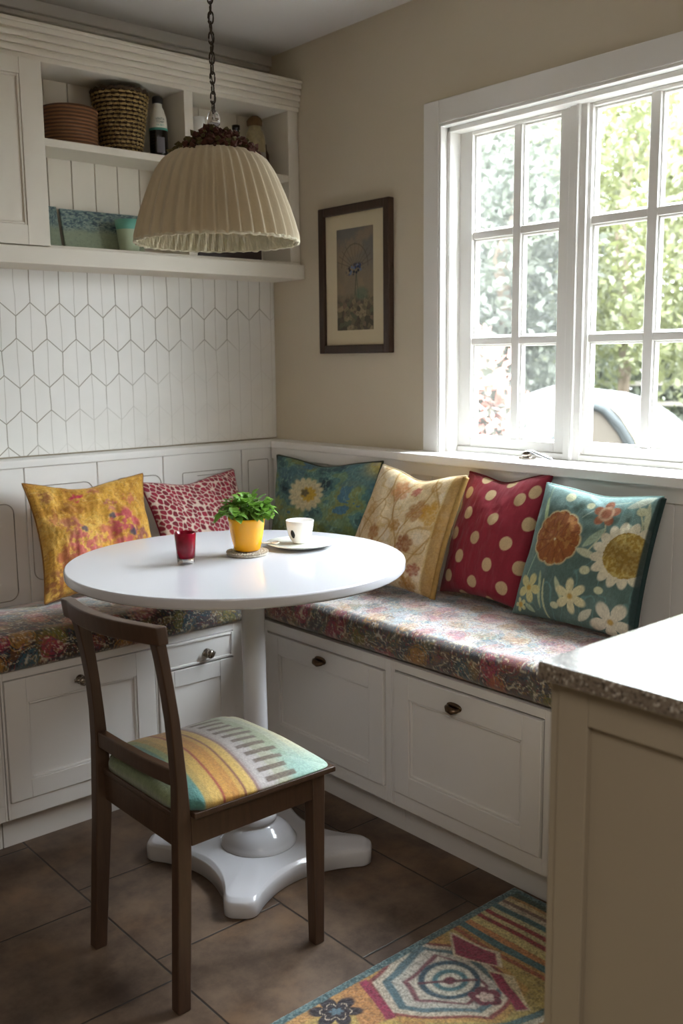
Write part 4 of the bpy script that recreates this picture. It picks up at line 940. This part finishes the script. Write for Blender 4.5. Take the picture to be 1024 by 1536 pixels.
tag(MB().lathe([(.0001, 0), (.016, 0), (.017, .004), (.017, .082), (.009, .098), (.009, .116), (.0001, .118)], (2.150, 2.885, SR), 28, cap=False).build('bottle', plain('brown_glass', '#4A3326', .15, .2, 20), smooth=True), 'little brown bottle at the far right end of the upper shelf', 'bottle')
tag(MB().lathe([(.0001, 0), (.020, 0), (.030, .006), (.043, .04), (.048, .075), (.040, .082), (.026, .115), (.020, .150), (.022, .162), (.0001, .163)], (1.868, 2.862, SR+.0), 44, cap=False).build('pitcher', M['porcelain'], smooth=True), 'cream rounded jug beside the divider on the right upper shelf', 'jug')
# lower shelf
LZ = zb+.0005
def tilepaint(seed):
    def f(u, v):
        c = np.tile(A_('#94A088'), (*u.shape, 1)); c = over(c, A_('#AEB49A'), sstep(.4, .7, fbm(u*3, v*3, seed, 3))*.7)
        n2 = fbm(u*26, v*26, seed+1, 3); sp = pal(np.clip(n2*1.6-.3, 0, .999), ['#3C5060', '#5C747C', '#7C9490', '#98A89E', '#4A626E'])
        m = sstep(.42, .62, v+.12*(fbm(u*6, v*2, seed+4, 2)-.5)); c = c*(1-m[..., None])+sp*m[..., None]
        c = over(c, A_('#4A6468'), sstep(.03, .0, np.abs(n2-.45))*.5); c = over(c, A_('#6C8A5C'), sstep(.08, .0, v)*.5)
        return c
    return f
def slab(name, label, x0_, x1_, h, yb_, yt_, seed):
    n_ = 90; u = np.linspace(0, 1, n_); U_, V_ = np.meshgrid(u, u, indexing='ij'); Pf = np.stack([x0_+(x1_-x0_)*U_, yb_+(yt_-yb_)*V_, LZ+h*V_], -1); C_ = tilepaint(seed)(U_, V_)
    o = grid_obj(name, Pf, C_, M['mosaic']); s2 = o.modifiers.new('sol', 'SOLIDIFY'); s2.thickness = .008; s2.offset = -1
    return tag(o, label, 'tile')
slab('painted_tile', 'narrow green and blue painted tile leaning at the left of the lower shelf', 1.300, 1.372, .132, 2.885, 2.915, 3)
slab('painted_tile', 'wide green and blue painted tile leaning behind the turquoise cup', 1.384, 1.66, .128, 2.885, 2.915, 8)
cu2 = thing('beaker', 'small turquoise rimmed glazed cup half hidden by the lamp shade', 'cup', (1.575, 2.84, LZ))
MB().lathe([(.0001, 0), (.026, 0), (.030, .004), (.038, .070)], (1.578, 2.842, LZ), 40, cap=False).build('cup_body', plain('pale_green_glaze', '#B4C2A4', .3, .1, 14), cu2, smooth=True)
MB().lathe([(.038, .070), (.0435, .100), (.0415, .100), (.036, .070), (.028, .01), (.0001, .008)], (1.578, 2.842, LZ), 40, cap=False).build('cup_rim', M['aqua'], cu2, smooth=True)
m = MB().box(1.83, 2.09, 2.83, 2.92, LZ, LZ+.085); tag(m.build('storage_box', plain('dark_umber_box', '#3A2A26', .5, .2, 12), bevel=.004), 'dark umber box on the lower right shelf, seen under the lamp shade', 'box')

# ------------------------------------------------------------------ picture
pf = thing('framed_picture', 'dark framed print of a blue flower head, on the beige wall left of the window', 'picture', (XW, 2.475, 1.53))
y0, y1, za, zb_ = 2.300, 2.651, 1.291, 1.776; ft = .028
m = MB(); xf_ = XW-.024
m.box(xf_, XW, y0, y0+ft, za, zb_); m.box(xf_, XW, y1-ft, y1, za, zb_); m.box(xf_, XW, y0+ft, y1-ft, za, za+ft); m.box(xf_, XW, y0+ft, y1-ft, zb_-ft, zb_)
m.build('frame', M['frame'], pf, bevel=.003)
MB().box(XW-.012, XW-.001, y0+ft-.002, y1-ft+.002, za+ft-.002, zb_-ft+.002).build('mat_board', M['mat'], pf)
n_ = 130; U_, V_ = np.meshgrid(np.linspace(0, 1, n_), np.linspace(0, 1, 2*n_), indexing='ij')
def artpaint(u, v, s=3):
    c = over(np.tile(A_('#8A7C66'), (*u.shape, 1)), A_('#75706A'), sstep(.5, .9, v+.3*(fbm(u*3, v*3, s)-.5))); c = over(c, A_('#A08A6A'), sstep(.5, .7, fbm(u*3, v*5, s+4))*.5)
    for k in range(11):
        a = -1.3+2.6*k/10; x1_, y1_ = .5+.5*math.sin(a), .62+.26*math.cos(a)*.9; c = over(c, A_('#5C4E42'), sstep(.008, .003, seg(u, v*1.0, .52, .60, x1_, y1_))*.5)
    c = over(c, A_('#4A4034'), sstep(.014, .006, np.abs(np.hypot((u-.5)/1.0, (v-.62)*1.6)-.36))*(v > .62)*.5)
    c = over(c, A_('#3E4234'), sstep(.012, .006, seg(u, v, .54, .56, .5, .34))*.9); c = over(c, A_('#4E5A4A'), sstep(.012, .006, seg(u, v, .54, .56, .6, .32))*.7)
    fl = sstep(1.1, .7, np.hypot((u-.5)/.26, (v-.60-.10*(u-.5))/.062)); d1, d2, i = worley(u*16, v*32, s); c = over(c, pal(i, ['#1F2A4E', '#2F3E6A', '#6C7C98', '#161C30', '#3A3A4A']), fl*sstep(.55, .4, d1))
    lo_ = sstep(.40, .22, v+.14*(fbm(u*5, v*5, s+9)-.5)); d1, d2, i = worley(u*11, v*22, s+5); c = c*(1-lo_[..., None]*.85)+pal(i, ['#4A4234', '#6C6248', '#8A7C5C', '#3A3A2C', '#7C6450', '#565C44', '#9A8A6C'])*lo_[..., None]*.85
    c = over(c, A_('#52705E'), sstep(1, .4, np.hypot((u-.68)/.22, (v-.36)/.09))*.6); c = over(c, A_('#2A261E'), sstep(.04, 0, np.abs(fbm(u*14, v*28, s+2)-.5))*lo_*.7)
    return c
Pp = np.stack([np.full_like(U_, XW-.0125), 2.566-(2.566-2.385)*U_, 1.368+(1.700-1.368)*V_], -1)
grid_obj('print', Pp, artpaint(U_, V_), M['artprint'], pf, flip=True)

# ------------------------------------------------------------------ island
isl = thing('kitchen_island', 'greige panelled kitchen island end in the right foreground', 'kitchen island', (1.006, .5, 0))
IX = 1.006; IY = .752
m = MB(); m.box(IX+.022, 2.10, -.70, IY-.012, 0, .857); m.box(IX+.004, IX+.03, IY-.013, IY, 0, .857); m.build('body', M['island'], isl, bevel=.0015)
panel_door((IX, IY-.014, .0), 'win', .80, .857, .046, isl, 'end_panel', M['island'], fwt=.052, fwb=.1, bead=False, rec=.010, th=.022)
tag(MB().box(IX-.022, 2.13, -.75, .757, .857, .882).build('countertop', M['granite'], bevel=.005, seg=3), 'polished grey granite countertop on the island', 'countertop')

# ------------------------------------------------------------------ rug
rx0, rx1, ry0, ry1 = .20, 1.735, .80, 1.387
nx, ny = 620, 240
X_, Y_ = np.meshgrid(np.linspace(rx0, rx1, nx), np.linspace(ry0, ry1, ny), indexing='ij')
def rugpaint(x, y, s=6):
    wx = (fbm(x*8, y*8, s, 3)-.5)*.03; wy = (fbm(x*8+9, y*8, s+2, 3)-.5)*.03; xx, yy = x+wx, y+wy
    c = np.tile(A_('#C9A84A'), (*x.shape, 1))
    # stripes across the end near the bench
    xs = x+wx*.4+.03*(y-1.387)
    for p_, col_ in ((1.18, '#C08A3A'), (1.215, '#B9A24E'), (1.49, '#A9562E'), (1.502, '#B98A3A'), (1.512, '#39727A'), (1.532, '#C77F34'), (1.55, '#D0C070'), (1.566, '#C9B66A'), (1.575, '#9A2430'), (1.589, '#C7B97C'), (1.603, '#A0242E'), (1.617, '#C9C08A'), (1.632, '#3E6E74'), (1.650, '#C8B89A'), (1.664, '#8A6A5A'), (1.676, '#D0B87C'), (1.69, '#B98A44'), (1.70, '#3C5A4E')):
        c = over(c, A_(col_), sstep(p_-.002, p_+.002, xs))
    # pale speckled ground left of the stripes
    c = over(c, A_('#C98A3E'), sstep(1.47, 1.44, xx)*sstep(1.33, 1.36, yy)*.8)
    def poly(pts, col_, k=1, fe=.003):
        nonlocal c
        m = np.full(x.shape, 9.); n_ = len(pts); ar = sum(pts[i][0]*pts[(i+1) % n_][1]-pts[(i+1) % n_][0]*pts[i][1] for i in range(n_))
        for i in range(n_):
            (ax, ay), (bx_, by_) = pts[i], pts[(i+1) % n_]; L_ = math.hypot(bx_-ax, by_-ay); d = ((bx_-ax)*(yy-ay)-(by_-ay)*(xx-ax))/L_*(1 if ar > 0 else -1); m = np.minimum(m, d)
        c = over(c, A_(col_), sstep(-fe, fe, m)*k); return m
    # diamonds repeated along the runner
    for cx in (1.35, .86, .37):
        o_ = cx-1.35
        for sc_r, col_ in ((1.18, '#C99A40'), (1.06, '#8E2A3C'), (.98, '#D2C6AC'), (.86, '#3A6E7E'), (.74, '#C8C0B0'), (.60, '#7A2B40'), (.53, '#CFC6B2')):
            w_, h_ = .165*sc_r, .135*sc_r; poly([(cx-w_, 1.25), (cx-.03, 1.25-h_), (cx+w_*.55, 1.25-h_*.8), (cx+w_*.75, 1.25+.02), (cx+.05, 1.25+h_), (cx-w_*.7, 1.25+h_*.8)], col_, .92)
        for r_, col_ in ((.062, '#2C5568'), (.050, '#CFC8B4'), (.036, '#3F7C86'), (.024, '#D4CDBA'), (.012, '#7C2C40')):
            c = over(c, A_(col_), sstep(r_+.003, r_-.003, np.hypot((xx-cx-.005)/1.15, yy-1.255)))
        c = over(c, A_('#6A2638'), sstep(.006, .003, seg(xx, yy, cx-.05, 1.29, cx+.05, 1.22))*.9)
        poly([(1.473+o_, 1.359), (1.515+o_, 1.245), (1.474+o_, 1.205), (1.423+o_, 1.302)], '#E0D2B0'); poly([(1.470+o_, 1.350), (1.506+o_, 1.248), (1.472+o_, 1.214), (1.430+o_, 1.302)], '#9A1F4C')
        poly([(1.44+o_, 1.222), (1.47+o_, 1.17), (1.402+o_, 1.08), (1.375+o_, 1.10), (1.425+o_, 1.19)], '#D8C89A'); poly([(1.440+o_, 1.214), (1.452+o_, 1.19), (1.402+o_, 1.085), (1.380+o_, 1.10)], '#A01C4A')
        poly([(1.235+o_, 1.372), (1.213+o_, 1.372), (1.165+o_, 1.24), (1.185+o_, 1.235)], '#A31D4E'); poly([(1.213+o_, 1.372), (1.165+o_, 1.37), (1.12+o_, 1.24), (1.165+o_, 1.24)], '#C8883E')
        m = petals(xx, yy, 1.12+o_, 1.33, .055, 6, .3, .5); c = over(c, A_('#2E2430'), sstep(1.05, .85, m)); c = over(c, A_('#CBB79A'), sstep(.03, .02, np.abs(m-.55))); c = over(c, A_('#5A7C8C'), sstep(.3, .2, m))
        m = petals(xx, yy, 1.37+o_, 1.17, .035, 5, 1, .3); c = over(c, A_('#7A2C40'), sstep(1.1, .9, m)); c = over(c, A_('#CDB6A6'), sstep(.6, .45, m))
        for k in range(5): c = over(c, A_(['#39707E', '#CFC6B0', '#C78A34', '#D4C8A6', '#7C2B42'][k]), sstep(.011, .007, np.abs(yy-1.075+.018*k+.02*np.sin((xx-cx)*16)))*(np.abs(xx-cx) < .2)*.9)
    # border
    e = np.minimum(ry1-y, np.minimum(y-ry0, np.minimum(rx1-x, x-rx0)+.004)); c = over(c, A_('#3F6870'), sstep(.022, .018, e)); c = over(c, A_('#6C8C8C'), sstep(.022, .018, e)*sstep(.45, .65, vnoise(x*260, y*260, s)))
    gy = c.mean(-1, keepdims=True); c = (c*.80+gy*.20)*.88
    return c*(.5+1.0*vnoise(x*330, y*330, s+3))[..., None]
Cr = rugpaint(X_, Y_); Zr = .0075+.0012*vnoise(X_*330, Y_*330, 3); ed = np.minimum(np.minimum(X_-rx0, rx1-X_), np.minimum(Y_-ry0, ry1-Y_)); Zr = np.where(ed < .001, .0005, Zr)
Xc = np.clip(X_, rx0, rx1)
rg_ = grid_obj('rug', np.stack([Xc, Y_, Zr], -1), Cr, M['rugpile']); tag(rg_, 'colourful woven rug with stripes and diamonds on the floor by the island', 'rug')

# ------------------------------------------------------------------ outdoors
GZ = -.45
struct('ground', MB().box(XW+.14, 45, -18, 45, GZ-.1, GZ), M['ground'])
tag(MB().box(9.5, 44, 3.0, 44, GZ, GZ+.04).build('lawn', M['lawn']), kind='structure')
def foliage(name, mat, parent, c, rad, n_, size, seed, hollow=.35):
    rs = np.random.RandomState(seed); d = rs.normal(size=(n_, 3)); d /= np.linalg.norm(d, axis=1)[:, None]
    r = hollow+(1-hollow)*rs.rand(n_)**.5; lump = .75+.5*vnoise(d[:, 0]*3+seed, d[:, 1]*3+d[:, 2]*2, seed)
    p = np.array(c)+d*(r*lump)[:, None]*np.array(rad); a = rs.normal(size=(n_, 3)); a /= np.linalg.norm(a, axis=1)[:, None]; b = np.cross(a, rs.normal(size=(n_, 3))); b /= np.linalg.norm(b, axis=1)[:, None]
    s = size*(.6+.8*rs.rand(n_))[:, None]; V = np.stack([p-a*s, p+b*s*.55, p+a*s, p-b*s*.55], 1).reshape(-1, 3); Q = np.arange(4*n_).reshape(n_, 4)
    return raw_obj(name, V, Q, None, mat, parent)
def tree(label, x, y, h, rad, mat, n_, seed, size=.10, cr=.55):
    t_ = thing('tree', label, 'tree', (x, y, GZ), 'trees beyond the driveway')
    MB().tube([(x, y, GZ), (x+.1, y, GZ+h*.35), (x-.05, y+.1, GZ+h*.65), (x+.15, y, GZ+h*.85)], [.20, .15, .10, .04], 10).build('trunk', M['trunk'], t_, smooth=True)
    foliage('crown', M[mat], t_, (x, y, GZ+h*cr+rad[2]*.35), rad, n_, size, seed)
tree('broad bright green tree filling the right window panes', 13.6, 8.9, 6.0, (1.75, 1.75, 2.5), 'treeA', 11000, 1, .065, .5)
tree('deep green tree low behind the parked car', 16.5, 12.6, 4.8, (1.9, 1.9, 2.2), 'treeB', 8000, 2, .09, .4)
tree('tall pale tree seen between two nearer trees in the right panes', 20.5, 14.6, 9.5, (2.6, 2.6, 4.2), 'treeA', 9000, 3, .10)
tree('grey green tree behind the window post', 9.4, 7.75, 4.4, (1.0, 1.0, 1.8), 'treeC', 7000, 4, .06, .5)
tree('hazy tree in the second column of left panes', 12.6, 11.6, 5.4, (1.4, 1.4, 2.6), 'treeC', 7000, 5, .08, .5)
tree('distant tree at the far right edge of the window', 21.5, 9.8, 8.0, (2.6, 2.6, 4.0), 'treeB', 9000, 6, .09, .5)
tree('low tree at the right edge near the car', 10.8, 5.9, 4.6, (1.1, 1.1, 2.0), 'treeA', 7000, 8, .055, .5)
hd = thing('hedge', 'tall deep green hedge running along the far side of the driveway', 'hedge', (19.7, 14.0, GZ))
rs = np.random.RandomState(5); n_ = 16000; L0 = np.array([16.0, 18.5]); L1 = np.array([23.5, 9.5]); tt = rs.rand(n_)
pp_ = np.stack([L0[0]+(L1[0]-L0[0])*tt+rs.uniform(-.5, .5, n_), L0[1]+(L1[1]-L0[1])*tt+rs.uniform(-.5, .5, n_), GZ+rs.rand(n_)*3.0], -1)
a = rs.normal(size=(n_, 3)); a /= np.linalg.norm(a, axis=1)[:, None]; b = np.cross(a, rs.normal(size=(n_, 3))); b /= np.linalg.norm(b, axis=1)[:, None]
raw_obj('foliage', np.stack([pp_-a*.15, pp_+b*.09, pp_+a*.15, pp_-b*.09], 1).reshape(-1, 3), np.arange(4*n_).reshape(n_, 4), None, M['treeB'], hd)
bush = thing('flowering_shrub', 'pink flowering shrub close outside the left window panes', 'shrub', (4.5, 4.05, GZ))
MB().tube([(4.5, 4.05, GZ), (4.52, 4.0, .3), (4.48, 4.08, .9)], [.04, .03, .015], 8).build('stem', M['trunk'], bush, smooth=True)
foliage('foliage', M['treeC'], bush, (4.5, 4.08, .60), (.36, .36, .85), 2600, .045, 11, .1)
foliage('blossoms', M['flower'], bush, (4.48, 4.04, .85), (.36, .34, .62), 1500, .035, 12, .5)
# neighbouring garden shed with a pitched roof
sd = thing('garden_shed', 'pale garden shed with a white gable edge, seen through the left panes', 'shed', (7.0, 7.0, GZ))
v_ = Vector((.756, -.655, 0)); nn_ = Vector((.655, .756, 0)); o0 = Vector((6.75, 6.25, 0))
def sp(a, d, z): q = o0+v_*a+nn_*d; return (q.x, q.y, z)
gable = [(-1.3, GZ), (-.15, GZ), (-.15, 1.45), (-.72, 2.45), (-1.3, 1.45)]
MB().loft([[sp(a, 0, z) for a, z in gable], [sp(a, 1.6, z) for a, z in gable]]).build('walls', M['siding'], sd)
for s_, e_ in (((-.72, 2.50), (-.02, 1.30)), ((-.72, 2.50), (-1.42, 1.30))):
    q = [sp(s_[0], -.12, s_[1]), sp(e_[0], -.12, e_[1]), sp(e_[0], 1.7, e_[1]), sp(s_[0], 1.7, s_[1])]; q2 = [(x, y, z+.07) for x, y, z in q]
    MB().add(q+q2, [(0, 1, 2, 3), (7, 6, 5, 4), (0, 4, 5, 1), (1, 5, 6, 2), (2, 6, 7, 3), (3, 7, 4, 0)]) if False else None
    mm_ = MB(); mm_.add(q+q2, [(0, 1, 2, 3), (7, 6, 5, 4), (0, 4, 5, 1), (1, 5, 6, 2), (2, 6, 7, 3), (3, 7, 4, 0)]); mm_.build('roof', M['white'], sd)
# parked car, side-on; local a along v_, d away, z up
car = thing('car', 'white hatchback parked outside, seen through the lower right panes', 'car', (7.2, 4.4, GZ))
co0 = Vector((6.26, 4.63, 0))
def cpt(a, d, z): q = co0+v_*a+nn_*d; return (q.x, q.y, GZ+z)
roof = [(-.42, .25), (-.45, .62), (-.38, .85), (-.10, 1.26), (.08, 1.41), (.28, 1.47), (.50, 1.46), (.70, 1.40), (.88, 1.28), (1.06, 1.12), (1.28, .93), (1.9, .88), (2.6, .80), (2.85, .66), (2.92, .40), (2.85, .22), (-.30, .20)]
def sect(d, inset): return [cpt(a, d, z-(0 if z < .8 else inset*(z-.8))) for a, z in roof]
MB().loft([sect(0.02, .10), sect(0, .02), sect(1.6, .02), sect(1.62, .10)]).build('car_body', M['carpaint'], car, bevel=.03, seg=3)
def car_poly(pts, d, mat, name, th=.015):
    m = MB(); m.loft([[cpt(a, d, z) for a, z in pts], [cpt(a, d+th, z) for a, z in pts]]); return m.build(name, mat, car)
side = [(-.20, .86), (-.02, 1.16), (.14, 1.31), (.26, 1.34), (.34, 1.28), (.45, 1.15), (.54, 1.00), (.58, .86)]
side2 = [(.66, .88), (.58, 1.08), (.46, 1.26), (.38, 1.34), (.52, 1.35), (.68, 1.28), (.86, 1.13), (1.04, .95), (1.06, .88)]
car_poly(side, -.008, M['carglass'], 'side_window'); car_poly(side2, -.008, M['siding'], 'side_window')
m = MB(); m.tube([cpt(a, -.02, z) for a, z in side], .018, 8); m.build('window_trim', M['cartrim'], car, smooth=True)
m = MB(); m.tube([cpt(.18, -.02, 1.38), cpt(.32, -.02, 1.32), cpt(.46, -.02, 1.18), cpt(.57, -.02, 1.00), cpt(.64, -.02, .80), cpt(.67, -.02, .62)], .034, 8); m.build('pillar', M['cartrim'], car, smooth=True)
for a in (.10, 2.25):
    for d in (-.02, 1.45):
        m = MB(); rings = []
        for dd, rr in ((0, .22), (0, .31), (.04, .33), (.17, .33), (.2, .30)): rings.append([cpt(a+rr*math.cos(2*PI*j/28), d+dd, .33+rr*math.sin(2*PI*j/28)) for j in range(28)])
        m.loft(rings); wo = m.build('wheel', M['tyre'], car, smooth=False)
        m = MB(); m.loft([[cpt(a+rr*math.cos(2*PI*j/28), d+dd, .33+rr*math.sin(2*PI*j/28)) for j in range(28)] for dd, rr in ((-.005, .03), (-.012, .12), (-.003, .21))]); m.build('hubcap', M['steel'], wo)
car_poly([(-.44, .72), (-.38, .72), (-.34, .86), (-.42, .84)], -.012, M['amber'], 'tail_lamp')
# garden wall / fence beyond the drive
fe = thing('garden_fence', 'low weathered rail fence beyond the driveway', 'fence', (17.4, 12.1, GZ))
fa, fb_ = Vector((14.2, 16.0, 0)), Vector((20.6, 8.2, 0)); fd = (fb_-fa).normalized(); fn = Vector((-fd.y, fd.x, 0))*.03
for i in range(9):
    p = fa.lerp(fb_, i/8); m = MB(); m.loft([[tuple(p+fd*.05*sx+fn*sy*1.5+Vector((0, 0, GZ+z))) for sx, sy in ((-1, -1), (1, -1), (1, 1), (-1, 1))] for z in (0, 1.25)]); m.build('post', M['fence'], fe)
for z_ in (1.12, .7):
    m = MB(); m.loft([[tuple(p+fn*sy+Vector((0, 0, GZ+z_+dz))) for dz, sy in ((0, -1), (.09, -1), (.09, 1), (0, 1))] for p in (fa, fb_)]); m.build('rail', M['fence'], fe)

# ------------------------------------------------------------------ light
SKY_LOW, SKY_HIGH, SUN_E, FILL_E = 6.8, 29.0, 2.6, 15.0
wd = bpy.data.worlds.new('overcast_sky'); scn.world = wd; wd.use_nodes = True
bg = wd.node_tree.nodes['Background']; bg.inputs[0].default_value = (.87, .93, 1.0, 1)
tc = wd.node_tree.nodes.new('ShaderNodeTexCoord'); sx = wd.node_tree.nodes.new('ShaderNodeSeparateXYZ'); mr = wd.node_tree.nodes.new('ShaderNodeMapRange'); mr.interpolation_type = 'SMOOTHSTEP'
wd.node_tree.links.new(tc.outputs['Generated'], sx.inputs[0]); wd.node_tree.links.new(sx.outputs[2], mr.inputs[0]); wd.node_tree.links.new(mr.outputs[0], bg.inputs[1])
mr.inputs[1].default_value = .22; mr.inputs[2].default_value = .60; mr.inputs[3].default_value = SKY_LOW; mr.inputs[4].default_value = SKY_HIGH   # overhead sky made brighter than the horizon to fill the room with light
def light(name, typ, loc, rot, energy, col=(1, 1, 1), **k):
    d = bpy.data.lights.new(name, typ); d.energy = energy; d.color = col
    for a_, b__ in k.items(): setattr(d, a_, b__)
    o = bpy.data.objects.new(name, d); COL.objects.link(o); o.location = loc; o.rotation_euler = rot; return o
light('sun', 'SUN', (0, 0, 6), (math.radians(42), 0, math.radians(-62)), SUN_E, (1, .95, .86), angle=math.radians(3))
light('window_portal', 'AREA', (XS+.09, (WY0+WY1)/2, (WZ0+WZ1)/2), (0, math.radians(90), 0), 1, shape='RECTANGLE', size=WZ1-WZ0, size_y=WY1-WY0).data.cycles.is_portal = True
light('rear_fill_light', 'AREA', (-.5, -.6, ZC-.03), (0, 0, 0), FILL_E, (1, .93, .84), shape='DISK', size=1.2)  # unseen fill light added behind the camera, without any fixture

# ------------------------------------------------------------------ camera
f_px, vx, hz, roll = 1461.0, -764.8, 539.7, -0.011372
pitch = math.atan((768-hz)/f_px); yaw = -math.atan((vx-512)*math.cos(pitch)/f_px)
Rv = Vector((math.cos(yaw), -math.sin(yaw), 0)); Fv = Vector((math.sin(yaw)*math.cos(pitch), math.cos(yaw)*math.cos(pitch), -math.sin(pitch))); Uv = Rv.cross(Fv)
R2 = math.cos(roll)*Rv+math.sin(roll)*Uv; U2 = -math.sin(roll)*Rv+math.cos(roll)*Uv
cd = bpy.data.cameras.new('camera'); cam = bpy.data.objects.new('camera', cd); COL.objects.link(cam)
mt = Matrix.Identity(4)
for i, v in enumerate((R2, U2, -Fv)):
    for j in range(3): mt[j][i] = v[j]
mt.translation = (0, 0, 1.27); cam.matrix_world = mt
cd.sensor_fit = 'VERTICAL'; cd.sensor_height = 36; cd.lens = f_px/1536*36; cd.clip_start = .05; cd.clip_end = 200
cd.dof.use_dof = True; cd.dof.focus_distance = 2.3; cd.dof.aperture_fstop = cd.lens/8.0
scn.camera = cam
vs = scn.view_settings; vs.view_transform = 'Standard'; vs.look = 'None'; vs.exposure = 1.25; vs.gamma = 1; vs.use_curve_mapping = False
scn.cycles.max_bounces = 10; scn.cycles.diffuse_bounces = 6; scn.cycles.glossy_bounces = 4; scn.cycles.transmission_bounces = 6; scn.cycles.transparent_max_bounces = 12
scn.cycles.sample_clamp_indirect = 8; scn.cycles.use_denoising = True; scn.cycles.caustics_reflective = False; scn.cycles.caustics_refractive = False
